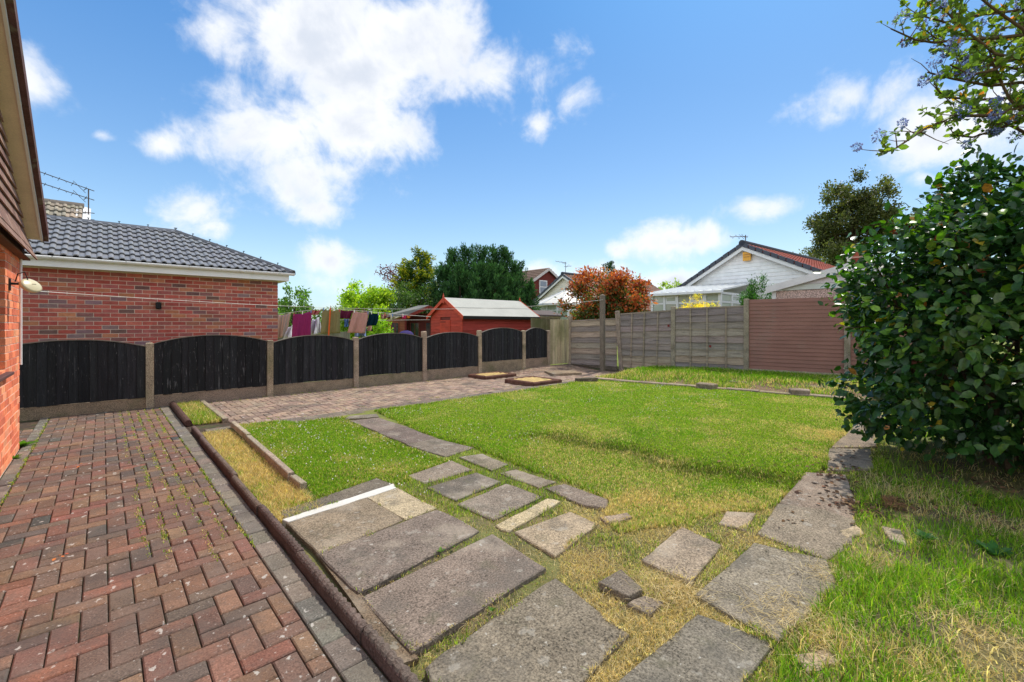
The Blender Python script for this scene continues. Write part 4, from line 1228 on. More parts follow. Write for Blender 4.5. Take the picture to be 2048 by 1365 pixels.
for (x0, x1, yy) in ((.28, .56, -.02), (1.0, 1.36, .54), (1.7, 2.1, .54)):
    w = empty('window', MP @ Vector((x0, yy, 1.0))); setparent(w, ph)
    m = MB(); m.box(x0, x1, yy - .012, yy, .85, 1.45, (.03, .035, .04)); m.build('pane', M_['glass'], w, M=MP)
    m = MB(); m.box(x0 - .03, x0, yy - .03, yy, .82, 1.48, srgb(120, 60, 44)); m.box(x1, x1 + .03, yy - .03, yy, .82, 1.48, srgb(120, 60, 44)); m.box((x0 + x1) / 2 - .012, (x0 + x1) / 2 + .012, yy - .028, yy - .013, .85, 1.45, srgb(120, 60, 44)); m.build('frame', M_['wood'], w, M=MP)
q = atZ(826, 648, 19.6)
m = MB(); m.box(-.13, .13, -.02, .02, -.16, .16, (.75, .73, .68)); m.box(-.06, .06, -.024, -.02, -.09, .02, (.15, .15, .16)); tag(m.build('wall_plaque', M_['paint'], None, M=LM(q)), 'small white square plaque on the summerhouse front', 'plaque')
q = atZ(812, 668, 17.0)
m = MB(); m.tube([q + Vector((0, 0, z_)) for z_ in (-.6, -.05, .03, .09, .13)], [.32, .30, .26, .18, .05], 14, srgb(70, 62, 112)); tag(m.build('garden_chair_back', M_['cloth'], None, True), 'round purple chair back peeping over the black fence', 'chair')

# ================================================================== WASHING
def cloth(name, pts, Z, col, label, wave=.03, tilt=.0, nx=26, nz=12, stripes=None, group='washing on the line'):
    """pts: photo corners top-left, top-right, bottom-right, bottom-left, hung at depth Z"""
    c4 = [atZ(p[0], p[1], Z) for p in pts]
    vs = []; cols = []
    view = Vector((ST, CT, 0))
    ph = random.uniform(0, 6)
    for j in range(nz + 1):
        v = j / nz
        for i in range(nx + 1):
            u = i / nx
            q = c4[0].lerp(c4[1], u).lerp(c4[3].lerp(c4[2], u), v)
            sagz = -.03 * math.sin(u * math.pi) * (1 - v)
            off = wave * 1.6 * (.35 + v) * (math.sin(u * 9 + ph + v * 1.5) + .6 * math.sin(u * 19 + ph * 2 + v * 3) + .4 * math.sin(u * 31 + ph)) + tilt * v
            vs.append(q + view * off + Vector((0, 0, sagz)))
            cc = col
            if stripes and int(u * stripes[0]) % 2: cc = stripes[1]
            cols.append(jit(cc, .03, .02))
    fs = [(j * (nx + 1) + i, j * (nx + 1) + i + 1, (j + 1) * (nx + 1) + i + 1, (j + 1) * (nx + 1) + i) for j in range(nz) for i in range(nx)]
    me = np_mesh(name, [tuple(v) for v in vs], fs, np.array(cols), M_['cloth'], True)
    o = link(name, me); md = o.modifiers.new('thick', 'SOLIDIFY'); md.thickness = .006
    return tag(o, label, 'laundry', group)
LZ = 13.2
cloth('patterned_sheet', [(552, 630), (582, 626), (570, 674), (552, 678)], 13.8, srgb(196, 160, 148), 'patterned pale pink sheet hanging next to the garage corner', stripes=(9, srgb(168, 152, 150)))
cloth('towel', [(586, 629), (624, 622), (622, 672), (583, 676)], LZ, srgb(140, 46, 100), 'magenta towel on the washing line', .015)
cloth('pillowcase', [(626, 640), (638, 634), (641, 668), (622, 672)], 13.6, srgb(206, 202, 214), 'bunched white pillowcase between magenta and olive towels', .06)
cloth('white_garment', [(574, 655), (586, 650), (584, 676), (566, 682)], 13.9, srgb(220, 214, 228), 'white garment hanging low left of the magenta towel', .05)
cloth('red_checked_cloth', [(624, 621), (644, 619), (634, 630), (625, 630)], 14.2, srgb(150, 44, 50), 'small red checked cloth above the white pillowcase', .03, stripes=(6, srgb(196, 120, 120)))
cloth('towel', [(645, 619), (681, 620), (679, 667), (641, 668)], LZ, srgb(136, 128, 90), 'olive green towel behind the orange line prop', .015)
cloth('dark_red_cloth', [(682, 620), (706, 621), (700, 638), (681, 637)], 13.6, srgb(104, 40, 66), 'dark plum cloth between the olive and pink towels', .02)
cloth('blue_garment', [(688, 638), (697, 637), (696, 654), (688, 655)], 13.9, srgb(92, 122, 176), 'small blue garment between the olive and pink towels', .03)
cloth('towel', [(707, 622), (738, 625), (731, 667), (696, 666)], LZ, srgb(190, 142, 132), 'dusty pink towel on the washing line', .015, -.06)
cloth('denim_garment', [(708, 664), (733, 656), (734, 673), (709, 674)], 13.8, srgb(120, 136, 172), 'pale blue denim garment below the pink towel', .05)
cloth('towel', [(739, 625), (759, 626), (754, 651), (732, 653)], 13.3, srgb(14, 44, 58), 'dark teal towel right of the pink towel', .015)
cloth('striped_top', [(760, 627), (779, 629), (774, 638), (762, 638)], 13.4, srgb(200, 172, 156), 'striped beige top right of the dark teal towel', .04, stripes=(10, srgb(150, 100, 90)))
cloth('cream_cloth', [(781, 630), (802, 633), (796, 636), (783, 640)], 13.5, srgb(184, 176, 150), 'small cream cloth pegged near the summerhouse', .03)
cloth('pink_sock', [(803, 629), (812, 631), (811, 638), (805, 638)], 13.6, srgb(210, 50, 110), 'bright pink sock pegged on the line', .02, nx=6, nz=5)
cloth('orange_sock', [(814, 631), (820, 632), (819, 637), (815, 637)], 13.6, srgb(226, 140, 50), 'orange sock at the end of the line', .02, nx=6, nz=5)
cloth('peach_garment', [(737, 650), (743, 651), (741, 663), (735, 662)], 13.9, srgb(206, 160, 140), 'small peach garment under the dark teal towel', .02, nx=6, nz=6)
def cord(name, pts, r, label, col=(.6, .58, .54), sag=0.0):
    m = MB(); pp = []
    for a, b in zip(pts[:-1], pts[1:]):
        for k in range(12):
            t = k / 12; q = Vector(a).lerp(Vector(b), t); q.z -= sag * 4 * t * (1 - t); pp.append(q)
    pp.append(Vector(pts[-1])); m.tube(pp, r, 5, col)
    return tag(m.build(name, M_['cloth'], None, True), label, 'washing line')
cord('washing_line', [atZ(552, 629, 13.4), atZ(645, 618, 13.2), atZ(706, 621, 13.2), atZ(820, 631, 13.5), atZ(862, 634, 14.2)], .007, 'line the coloured washing hangs on')
cord('washing_line', [atZ(640, 640, 14.4), atZ(770, 641, 14.4), atZ(860, 640, 14.8)], .006, 'lower spare washing line in front of the summerhouse')
PEGS = [(588, 628, 'left top corner of the magenta towel'), (605, 625, 'middle of the magenta towel'), (622, 622, 'right top corner of the magenta towel'), (647, 618, 'left top corner of the olive towel'), (666, 619, 'middle of the olive towel'), (679, 620, 'right top corner of the olive towel'),
        (709, 622, 'left top corner of the pink towel'), (724, 623, 'middle of the pink towel'), (736, 625, 'right top corner of the pink towel'), (743, 625, 'left top corner of the dark teal towel'), (757, 627, 'right top corner of the dark teal towel'), (770, 628, 'striped beige top'), (785, 630, 'small cream cloth'), (806, 630, 'bright pink sock')]
for (px, py, where) in PEGS:
    q = atZ(px, py, 13.15); m = MB(); m.box(-.008, .008, -.012, .012, -.06, .03, jit(random.choice([srgb(200, 60, 60), srgb(220, 200, 150), srgb(80, 120, 190), srgb(230, 230, 225)]), .1))
    tag(m.build('clothes_peg', M_['plastic'], None, M=Matrix.Translation(q)), 'tiny clothes peg holding the ' + where, 'clothes peg', 'clothes pegs on the line')
m = MB(); m.tube([atZ(661, 616, 13.1), atZ(657, 676, 13.1)], .022, 8, srgb(226, 92, 28)); m.tube([atZ(661, 616, 13.1), atZ(661.5, 612, 13.1)], .01, 6, srgb(160, 120, 100))
tag(m.build('line_prop', M_['plastic']), 'orange pole propping up the washing line', 'line prop')
# the long white line from the house dish to our own post
post = at(1205, 742, .02)
ptop = atZ(1206, 600, 13.1)
hl = onB(62, 582, HX + .06)
cord('long_washing_line', [hl, atZ(700, 617, 11.6), atZ(1000, 616, 12.6), ptop], .004, 'long white rope from house corner to the post at the rear', (.72, .70, .64), .03)
pp = empty('line_post', (post.x, post.y, 0), 'weathered square washing line post in front of the grey fence', 'post')
m = MB(); m.box(-.062, .062, -.062, .062, -.05, 2.26, srgb(104, 96, 86), ch=.0); m.add([(-.062, -.062, 2.26), (.062, -.062, 2.26), (.062, .062, 2.26), (-.062, .062, 2.26), (0, 0, 2.30)], [(0, 1, 4), (1, 2, 4), (2, 3, 4), (3, 0, 4)], srgb(104, 96, 86))
m.build('shaft', M_['concrete'], pp, M=Matrix.Translation((post.x, post.y, 0)) @ Matrix.Rotation(rz, 4, 'Z'))
m = MB(); hk = Vector((post.x, post.y, ptop.z)); m.tube([hk + Vector((-.07, -.02, 0)), hk + Vector((.07, .02, 0)), hk + Vector((.10, .0, .04))], .008, 6, srgb(90, 84, 80)); m.build('hook', M_['metal'], pp)

# ================================================================== HOUSES BEYOND
WHT = srgb(240, 240, 238)
def gable_house(bg, apex, le, re_, depth, label, roofcol, tile='oldtile', boards=.16, gcol=WHT, verge=srgb(58, 62, 72), wall_h=None, lname='house'):
    """gable facing us at x=bg; apex / left eave / right eave as (y, z); ridge runs back to x=bg+depth"""
    e = empty(lname, (bg, apex[0], 0), label, 'house')
    ay, az = apex; ly, lz = le; ry, rz_ = re_
    # carry both slopes down to a common eaves height
    ez = 2.45
    ly2 = ay + (ly - ay) * (az - ez) / (az - lz); ry2 = ay + (ry - ay) * (az - ez) / (az - rz_)
    m = MB()
    m.add([(bg + .02, ry2 + .4, -.1), (bg + .02, ly2 - .4, -.1), (bg + .02, ly2 - .4, ez), (bg + .02, ay, az - .15), (bg + .02, ry2 + .4, ez), (bg + depth, ry2 + .4, -.1), (bg + depth, ly2 - .4, -.1), (bg + depth, ly2 - .4, ez), (bg + depth, ay, az - .15), (bg + depth, ry2 + .4, ez)],
          [(0, 4, 3, 2, 1), (5, 6, 7, 8, 9), (0, 5, 9, 4), (1, 2, 7, 6)], gcol)
    m.build('wall', M_['paint'], e)
    # shiplap boards on the gable
    z0 = 1.2
    while z0 < az - .25:
        z1 = z0 + boards
        def yl(z): return ay + (ly2 - .45 - ay) * (az - .18 - z) / (az - .18 - ez) if z > ez else ly2 - .45
        def yrr(z): return ay + (ry2 + .45 - ay) * (az - .18 - z) / (az - .18 - ez) if z > ez else ry2 + .45
        if yl(z1) - yrr(z1) > .05:
            m = MB(); m.slab([(bg - .02, yl(z0), z0), (bg - .02, yrr(z0), z0), (bg + .006, yrr(z1), z1), (bg + .006, yl(z1), z1)], (.015, 0, 0), jit(gcol, .02, .01)); m.build('cladding_board', M_['paint'], e)
        z0 = z1
    xf = bg - .28
    for (yy, col_) in ((ly2, roofcol), (ry2, roofcol)):
        m = MB(); m.slab([(xf, ay, az), (bg + depth, ay, az), (bg + depth, yy, ez - .02), (xf, yy, ez - .02)], (0, 0, -.07), col_); ro = m.build('roof', M_[tile], e)
        n = int(Vector((0, yy - ay, az - ez)).length / .32)
        for k in range(n):      # courses of tiles
            f0, f1 = k / n, (k + 1) / n
            y0, y1 = ay + (yy - ay) * f0, ay + (yy - ay) * f1; z0, z1 = az + (ez - az) * f0, az + (ez - az) * f1
            nn = Vector((0, az - ez, abs(yy - ay) )).normalized()
            if yy > ay: nn = Vector((0, az - ez, abs(yy - ay))).normalized()
            else: nn = Vector((0, -(az - ez), abs(yy - ay))).normalized()
            prf = []
            N = max(8, int(depth / .15))
            vs = []
            for i in range(N + 1):
                x = xf + .05 + (bg + depth - xf - .05) * i / N
                hgt = .028 if i % 2 else 0.0
                vs.append(Vector((x, y0, z0)) + nn * (.005 + hgt)); vs.append(Vector((x, y1, z1)) + nn * (.035 + hgt)); vs.append(Vector((x, y1, z1)) + nn * (.0))
            fs = []
            for i in range(N): o_ = i * 3; fs += [(o_, o_ + 1, o_ + 4, o_ + 3), (o_ + 1, o_ + 2, o_ + 5, o_ + 4)]
            m = MB(); m.add(vs, fs, jit(col_, .08, .03)); m.build('tile_course', M_[tile], ro)
        # verge tiles and barge board
        nv = max(4, int(Vector((0, yy - ay, az - ez)).length / .33))
        for k in range(nv):
            f0, f1 = k / nv, (k + 1) / nv - .008
            a, b2 = Vector((xf - .05, ay + (yy - ay) * f0, az + (ez - az) * f0)), Vector((xf - .05, ay + (yy - ay) * f1, az + (ez - az) * f1))
            m = MB(); lift = Vector((0, 0, .06 - .012 * (k % 2)))
            m.slab([a + lift, b2 + lift, b2 + Vector((0, 0, -.13)), a + Vector((0, 0, -.13))], (.12, 0, 0), jit(verge, .08)); m.build('verge_tile', M_['rooftile'], ro)
        m = MB(); a, b2 = Vector((xf - .0, ay, az - .132)), Vector((xf - .0, yy, ez - .132)); m.slab([a, b2, b2 + Vector((0, 0, -.16)), a + Vector((0, 0, -.16))], (.05, 0, 0), srgb(222, 222, 220)); m.build('barge_board', M_['plastic'], e)
    m = MB(); m.tube([(xf - .06, ay, az + .03), (bg + depth, ay, az + .03)], .13, 10, verge); m.build('ridge_tile', M_[tile], e)
    return e
h1 = gable_house(21.0, (7.54, 4.95), (10.96, 3.02), (4.4, 3.40), 9.0, 'white boarded bungalow gable with dark verge and red roof behind brown panel', srgb(150, 74, 60))
h1.rotation_euler.z = R(-4.5)
q = onB(1494, 513, 20.85)
m = MB(); m.box(-.05, .05, -.16, .16, -.2, .2, srgb(222, 160, 40)); m.box(-.055, -.05, -.12, .12, .05, .08, srgb(160, 100, 20)); m.box(-.055, -.05, -.12, .12, -.05, -.02, srgb(160, 100, 20))
tag(m.build('alarm_box', M_['plastic'], None, M=Matrix.Translation(q)), 'yellow burglar alarm box at top of the white gable', 'alarm box')
aq = onB(1491, 489, 21.2)
aerial(aq, .42, [(.34, (.2, 1, 0), .75, 5, .22, .12)], 'tv_aerial', 'black television aerial on the ridge of the right white gable', .02)
h2 = gable_house(26.0, (22.3, 5.22), (25.4, 3.3), (19.2, 3.3), 12.5, 'cream boarded bungalow with long brown roof behind the orange shrub', srgb(126, 96, 82), gcol=srgb(226, 220, 206))
aq = onB(1131, 549, 26.2)
aerial(aq, .95, [(.85, (-.3, 1, 0), .85, 7, .16, .22), (.6, (.3, -1, 0), .5, 2, .12, 0)], 'tv_aerial', 'television aerial on the cream gable left of the orange shrub', .02)
# conservatories: low wall, posts, glazed panels and a white roof
def conservatory(x0, x1, y0, y1, zb, ze, zr, label, n1, n2, kind):
    e = empty('conservatory', (x0, y0, 0), label, 'conservatory')
    m = MB(); m.box(x0, x1, y0, y1, -.1, zb, srgb(150, 112, 96)); m.build('dwarf_wall', M_['brick'], e)
    P = (.78, .79, .80)
    def frame(p0, p1, n):
        d = Vector(p1) - Vector(p0); L = d.length
        M = Matrix.Translation((p0[0], p0[1], 0)) @ Matrix.Rotation(math.atan2(d.y, d.x), 4, 'Z')
        m = MB()
        zm = ze - .42
        m.box(-.05, L + .05, -.05, .05, ze - .09, ze, P); m.box(0, L, -.05, .05, zb, zb + .08, P); m.box(0, L, -.035, .035, zm, zm + .07, P)
        for k in range(n + 1):
            xx = L * k / n; m.box(xx - .045, xx + .045, -.06, .06, zb, ze - .01, P)
        m.build('frame', M_['plastic'], e, M=M)
        for k in range(n):
            a, b2 = L * k / n + .05, L * (k + 1) / n - .05
            for (za, zc) in ((zb + .09, zm - .01), (zm + .08, ze - .10)):
                m = MB(); m.box(a, b2, -.012, .0, za, zc, jit(srgb(176, 184, 168), .06)); m.build('pane', M_['glass'], e, M=M)
                m = MB(); m.box(a, b2, .10, .115, za, zc, jit(srgb(196, 196, 176), .05)); m.build('blind', M_['cloth'], e, M=M)
            if k % 2 == 1:
                a -= .0; m = MB(); za, zc = zm + .075, ze - .095
                m.box(a, a + .05, -.03, -.013, za, zc, P); m.box(b2 - .05, b2, -.03, -.013, za, zc, P); m.box(a + .05, b2 - .05, -.03, -.013, za, za + .05, P); m.box(a + .05, b2 - .05, -.03, -.013, zc - .05, zc, P); m.build('sash', M_['plastic'], e, M=M)
    frame((x0, y1), (x0, y0), n1)
    frame((x0, y0), (x1, y0), n2)
    if kind == 'lean':
        N = 9
        for k in range(N + 1):
            yy = y0 - .15 + (y1 - y0 + .3) * k / N
            m = MB(); m.slab([(x0 - .22, yy - .03, ze + .02), (x0 - .22, yy + .03, ze + .02), (x1 + .3, yy + .03, zr), (x1 + .3, yy - .03, zr)], (0, 0, .07), P); m.build('glazing_bar', M_['plastic'], e)
        m = MB(); m.slab([(x0 - .2, y0 - .15, ze + .02), (x0 - .2, y1 + .15, ze + .02), (x1 + .3, y1 + .15, zr), (x1 + .3, y0 - .15, zr)], (0, 0, .03), srgb(214, 216, 210)); m.build('roof_sheet', M_['plastic'], e)
        m = MB(); m.box(x0 - .30, x0 - .2, y0 - .2, y1 + .2, ze - .06, ze + .03, P); m.build('gutter', M_['plastic'], e)
    else:
        cx, cy = x1 - .3, (y0 + y1) / 2
        ring = []
        for k in range(10):
            g_ = math.pi * 2 * k / 10; ring.append(Vector(((x0 + x1) / 2 + math.cos(g_) * (x1 - x0) * .62, cy + math.sin(g_) * (y1 - y0) * .60, ze)))
        ap = Vector(((x0 + x1) / 2 + .3, cy, zr))
        for k in range(10):
            a, b2 = ring[k], ring[(k + 1) % 10]
            m = MB(); m.slab([a, b2, ap], (0, 0, .05), jit(srgb(226, 220, 206), .03, .01)); m.build('roof_sheet', M_['plastic'], e)
            m = MB(); m.tube([a + Vector((0, 0, .06)), ap + Vector((0, 0, .06))], .035, 6, P); m.build('glazing_bar', M_['plastic'], e)
        m = MB(); m.tube([ap + Vector((0, 0, .0)), ap + Vector((0, 0, .16)), ap + Vector((0, 0, .2))], [.16, .14, .05], 8, srgb(70, 62, 56)); m.build('finial', M_['plastic'], e)
        m = MB()
        for k in range(10): m.tube([ring[k] + Vector((0, 0, -.03)), ring[(k + 1) % 10] + Vector((0, 0, -.03))], .06, 6, P)
        m.build('gutter', M_['plastic'], e)
    return e
conservatory(17.5, 20.6, 7.19, 10.05, .9, 2.66, 3.2, 'white lean-to conservatory in front of the right white gable', 5, 3, 'lean')
cc = atZ(1128, 610, 29.0)
conservatory(cc.x - 1.6, cc.x + 1.6, cc.y - 1.7, cc.y + 1.7, .8, 2.65, 3.62, 'white conservatory with many-sided roof left of the orange shrub', 4, 4, 'oct')
# far brick house with a window in its gable
q = atZ(1094, 538, 44); gb_ = q
e = empty('house', (q.x, q.y, 0), 'far dark brick house with gable window and brown roof', 'house')
az = q.z; hw_ = 3.2
m = MB(); y_ = q.y
m.add([(q.x - hw_, y_, 0), (q.x + hw_, y_, 0), (q.x + hw_, y_, az - 1.9), (q.x, y_, az - .15), (q.x - hw_, y_, az - 1.9), (q.x - hw_, y_ + 9, 0), (q.x + hw_, y_ + 9, 0), (q.x + hw_, y_ + 9, az - 1.9), (q.x, y_ + 9, az - .15), (q.x - hw_, y_ + 9, az - 1.9)], [(0, 1, 2, 3, 4), (5, 9, 8, 7, 6), (0, 4, 9, 5), (1, 6, 7, 2)], srgb(120, 60, 54)); m.build('wall', M_['brick'], e)
for s_ in (-1, 1):
    m = MB(); m.slab([(q.x, y_ - .3, az), (q.x + s_ * (hw_ + .4), y_ - .3, az - 2.1), (q.x + s_ * (hw_ + .4), y_ + 9, az - 2.1), (q.x, y_ + 9, az)], (0, 0, .08), srgb(128, 104, 88)); ro = m.build('roof', M_['oldtile'], e)
    for k in range(10):
        f0 = (k + .98) / 10
        m = MB(); m.box(0, 1, 0, 1, 0, 1, srgb(100, 80, 70)); 
        m.v = [(q.x + s_ * (hw_ + .4) * (f0 - .02 + .03 * v[0]), y_ - .3 + 9.3 * v[1], az - 2.1 * (f0 - .02 + .03 * v[0]) + .08 + .05 * v[2]) for v in m.v]; m.build('tile_course', M_['oldtile'], ro)
    m = MB(); m.slab([(q.x, y_ - .32, az + .08), (q.x + s_ * (hw_ + .4), y_ - .32, az - 2.02), (q.x + s_ * (hw_ + .4), y_ - .32, az - 2.3), (q.x, y_ - .32, az - .2)], (0, .04, 0), srgb(206, 200, 196)); m.build('barge_board', M_['plastic'], e)
wq = atZ(1081, 577, 43.8)
w = empty('window', wq); setparent(w, e)
m = MB(); m.box(wq.x - .55, wq.x + .55, y_ - .10, y_ - .04, wq.z - .85, wq.z + .75, (.8, .8, .8)); m.build('frame', M_['plastic'], w)
for (z0, z1) in ((-.75, .05), (.15, .65)):
    m = MB(); m.box(wq.x - .43, wq.x + .43, y_ - .12, y_ - .105, wq.z + z0, wq.z + z1, (.22, .27, .34)); m.build('pane', M_['glass'], w)
# low outbuilding with dark roof beside the shed
q0 = atZ(1062, 636, 19.5); q1 = atZ(1122, 640, 19.5)
X_ = (q1 - q0); X_.z = 0; Lq = X_.length; X_.normalize(); Yn = Vector((-X_.y, X_.x, 0)); MO = LM(Vector((q0.x, q0.y, 0)))
e = empty('outbuilding', (q0.x, q0.y, 0), 'low white outbuilding with dark felt roof right of the red shed', 'outbuilding')
m = MB(); m.box(0, Lq, 0, 3, -.1, 1.74, srgb(214, 212, 206)); m.build('wall', M_['paint'], e, M=MO)
m = MB(); m.slab([(-.2, -.2, 1.78), (Lq + .15, -.2, 1.72), (Lq - .25, 2.6, 2.02), (0, 2.6, 2.04)], (0, 0, .06), srgb(98, 88, 84)); m.build('roof', M_['felt'], e, M=MO)
# prefabricated garage with pebble-dashed end wall behind the brown panel
PBX = 14.2
e = empty('prefab_garage', (PBX, 2.6, 0), 'pebble-dashed garage with white barge boards behind the brown panel', 'garage')
la, lz = 4.45, 2.42; aa, azp = 2.55, 2.92; ra = 2 * aa - la
m = MB(); m.box(PBX + .03, PBX + 5, ra + .15, la - .15, -.1, 2.35, srgb(190, 164, 152)); m.build('wall', M_['pebble'], e)
m = MB(); m.box(PBX + .0, PBX + .09, la - .18, la - .08, -.1, 2.36, srgb(212, 210, 206)); m.build('corner_post', M_['paint'], e)
for k in range(4):
    z0 = 2.36 + k * .15; z1 = z0 + .146
    def half(z): return max(0, (la - aa) * (azp - z) / (azp - lz + .12))
    if half(z1) < .02: continue
    m = MB(); m.slab([(PBX, aa + min(half(z0), la - aa - .1), z0), (PBX, aa - min(half(z0), la - aa - .1), z0), (PBX + .012, aa - min(half(z1), la - aa - .1), z1), (PBX + .012, aa + min(half(z1), la - aa - .1), z1)], (.015, 0, 0), jit(srgb(206, 204, 200), .03)); m.build('gable_board', M_['paint'], e)
for s_ in (1, -1):
    ye = la if s_ > 0 else ra
    m = MB(); m.slab([(PBX - .12, aa, azp + .06), (PBX - .12, ye + .05 * s_, lz + .06), (PBX - .12, ye + .05 * s_, lz - .13), (PBX - .12, aa, azp - .13)], (.03, 0, 0), srgb(216, 214, 210)); m.build('barge_board', M_['paint'], e)
    m = MB(); m.slab([(PBX - .09, aa, azp + .04), (PBX + 5, aa, azp + .04), (PBX + 5, ye + .06 * s_, lz + .03), (PBX - .09, ye + .06 * s_, lz + .03)], (0, 0, .03), srgb(150, 148, 142)); m.build('roof', M_['felt'], e)
m = MB(); m.prism([(-.09, -.26), (0, -.34), (.09, -.26), (.09, -.08), (.035, .0), (.035, .12), (.08, .2), (0, .3), (-.08, .2), (-.035, .12), (-.035, 0), (-.09, -.08)], 0, .03, srgb(214, 212, 208), M=Matrix.Translation((PBX - .155, aa, azp + .03)) @ Matrix(((0, 0, 1, 0), (1, 0, 0, 0), (0, 1, 0, 0), (0, 0, 0, 1)))); m.build('finial', M_['paint'], e)
q = atZ(1712, 522, 22)
e = empty('chimney', q, 'short red brick chimney stack beyond the pebble-dashed garage', 'chimney')
m = MB(); m.box(q.x - .25, q.x + .25, q.y - .25, q.y + .25, 0, q.z + .1, srgb(140, 70, 58)); m.box(q.x - .3, q.x + .3, q.y - .3, q.y + .3, q.z + .1, q.z + .18, srgb(180, 150, 130)); m.build('stack', M_['brick'], e)
m = MB(); m.tube([(q.x, q.y, q.z + .18), (q.x, q.y, q.z + .5)], [.12, .09], 8, srgb(150, 80, 60)); m.build('chimney_pot', M_['brick'], e)
# low grey fence seen under the washing
upright('fence_panel', tuple(atZ(548, 670, 17)[:2]), tuple(atZ(700, 672, 17)[:2]), .0, 1.12, 'low grey board fence seen under the hanging washing', [srgb(150, 146, 136), srgb(136, 132, 122)], 26)
# ================================================================== VEGETATION
def unit(v): return v / np.maximum(np.linalg.norm(v, axis=-1, keepdims=True), 1e-9)
def frames(t, n):
    """orthonormal frames with y along t and z near n"""
    t = unit(t); x = unit(np.cross(t, n)); z = np.cross(x, t)
    return x, t, z
# leaf template: ovate, folded along the midrib, tip bent down
LV = np.array([(0, 0, 0), (-.26, .28, .06), (-.24, .66, .05), (0, 1, -.06), (.24, .66, .05), (.26, .28, .06), (0, .30, 0), (0, .68, .0)], float)
LF = np.array([(0, 6, 1), (0, 5, 6), (1, 6, 7), (1, 7, 2), (6, 5, 4), (6, 4, 7), (2, 7, 3), (7, 4, 3)])
DV = np.array([(0, 0, 0), (-.28, .5, .05), (0, 1, 0), (.28, .5, .05)], float)      # cheap diamond leaf
DF = np.array([(0, 3, 1), (1, 3, 2)])
def leaves(name, P, T, Nn_, size, cols, mt, parent, tv=DV, tf=DF, wid=1.0):
    n = len(P)
    x, y, z = frames(T, Nn_)
    s = np.broadcast_to(size, (n,))[:, None, None]
    t = tv.copy(); t[:, 0] *= wid
    V = (x[:, None, :] * t[None, :, 0:1] + y[:, None, :] * t[None, :, 1:2] + z[:, None, :] * t[None, :, 2:3]) * s + P[:, None, :]
    k = len(tv)
    F = (tf[None] + (np.arange(n) * k)[:, None, None]).reshape(-1, 3)
    C = np.repeat(cols, k, axis=0)
    return link(name, np_mesh(name, V.reshape(-1, 3), F, C, mt), parent)
def randdir(n): return unit(rng.normal(size=(n, 3)))
def palette(n, pal, jitter=.25):
    pal = np.array(pal); c = pal[rng.integers(0, len(pal), n)]
    return np.clip(c * (1 + rng.uniform(-jitter, jitter, (n, 1))) * (1 + rng.uniform(-.08, .08, (n, 3))), 0, 1)
def bush(name, label, cat, c, rad, n, size, pal, clumps=40, mt='leaf', stem=None, trunk_h=None, shell=.55, clump_r=.28, up=.5, group=None, wid=1.0, kname='foliage', pal2=None, top2=0.0, tv=DV, tf=DF):
    """irregular crown: leaf clumps spread through an ellipsoid, more of them near its skin"""
    c = np.array(c, float); rad = np.array(rad, float)
    e = empty(name, (c[0], c[1], 0), label, cat, group)
    d = randdir(clumps); rr = shell + (1.02 - shell) * rng.random((clumps, 1)) ** .6
    rr *= 1 + .12 * rng.normal(size=(clumps, 1))
    cc_ = c + d * rr * rad
    cc_ = cc_[cc_[:, 2] > .1]
    k = rng.integers(0, len(cc_), n)
    off = rng.normal(size=(n, 3)) * clump_r * rad * .55
    P = cc_[k] + off
    outw = unit((P - c) / rad)
    T = unit(outw * .6 + randdir(n) * .8 + np.array([0, 0, .15]))
    Nn_ = unit(np.array([0, 0, up]) + outw * .6 + randdir(n) * .6)
    tone = (1 + rng.uniform(-.22, .22, (len(cc_), 1)))[k]
    cols = palette(n, pal) * tone
    if pal2 is not None:
        hgt = (P[:, 2] - c[2]) / rad[2]; rad_ = np.linalg.norm((P - c) / rad, axis=1)
        pr = np.clip(top2 * (.25 + .5 * (hgt + .2) + .6 * (rad_ - .7)), 0, 1)
        w2 = rng.random(n) < pr
        cols[w2] = palette(int(w2.sum()), pal2)
    leaves(kname, P, T, Nn_, size * rng.uniform(.7, 1.3, n), cols, M_[mt], e, tv, tf, wid)
    if stem:
        m = MB()
        base = Vector((c[0], c[1], -.1)); r0 = stem
        top_ = Vector((c[0] + .05 * rad[0], c[1], c[2] + .3 * rad[2]))
        m.tube([base, base.lerp(top_, .4) + Vector((.05, .03, 0)) * rad[0], top_], [r0, r0 * .8, r0 * .4], 8, srgb(96, 82, 66))
        for q in cc_[::max(1, len(cc_) // 16)]:
            st = base.lerp(top_, random.uniform(.35, .9)); qv = Vector(q); mid = st.lerp(qv, .5) + Vector((random.uniform(-.1, .1), random.uniform(-.1, .1), .08)) * float(rad[0])
            m.tube([st, mid, qv], [r0 * .4, r0 * .25, r0 * .08], 5, srgb(96, 82, 66))
        m.build('trunk' if kname == 'crown' else 'stem', M_['bark'], e, True)
    return e
G = lambda *a: [tuple(min(.9, v * 1.45) for v in x) for x in a]
# ---- orange-leaved shrub behind the grey fence
q = atZ(1213, 618, 16.0)
bush('photinia_shrub', 'round orange-red leaved shrub behind the grey fence', 'shrub', (q.x, q.y, 2.15), (1.42, 1.42, 1.25), 20000, .115, G((.05, .08, .018), (.07, .10, .02), (.10, .09, .03)), 90, 'leaf', .08, clump_r=.20, shell=.35, pal2=G((.30, .065, .022), (.36, .09, .026), (.24, .05, .022), (.32, .12, .035)), top2=1.0)
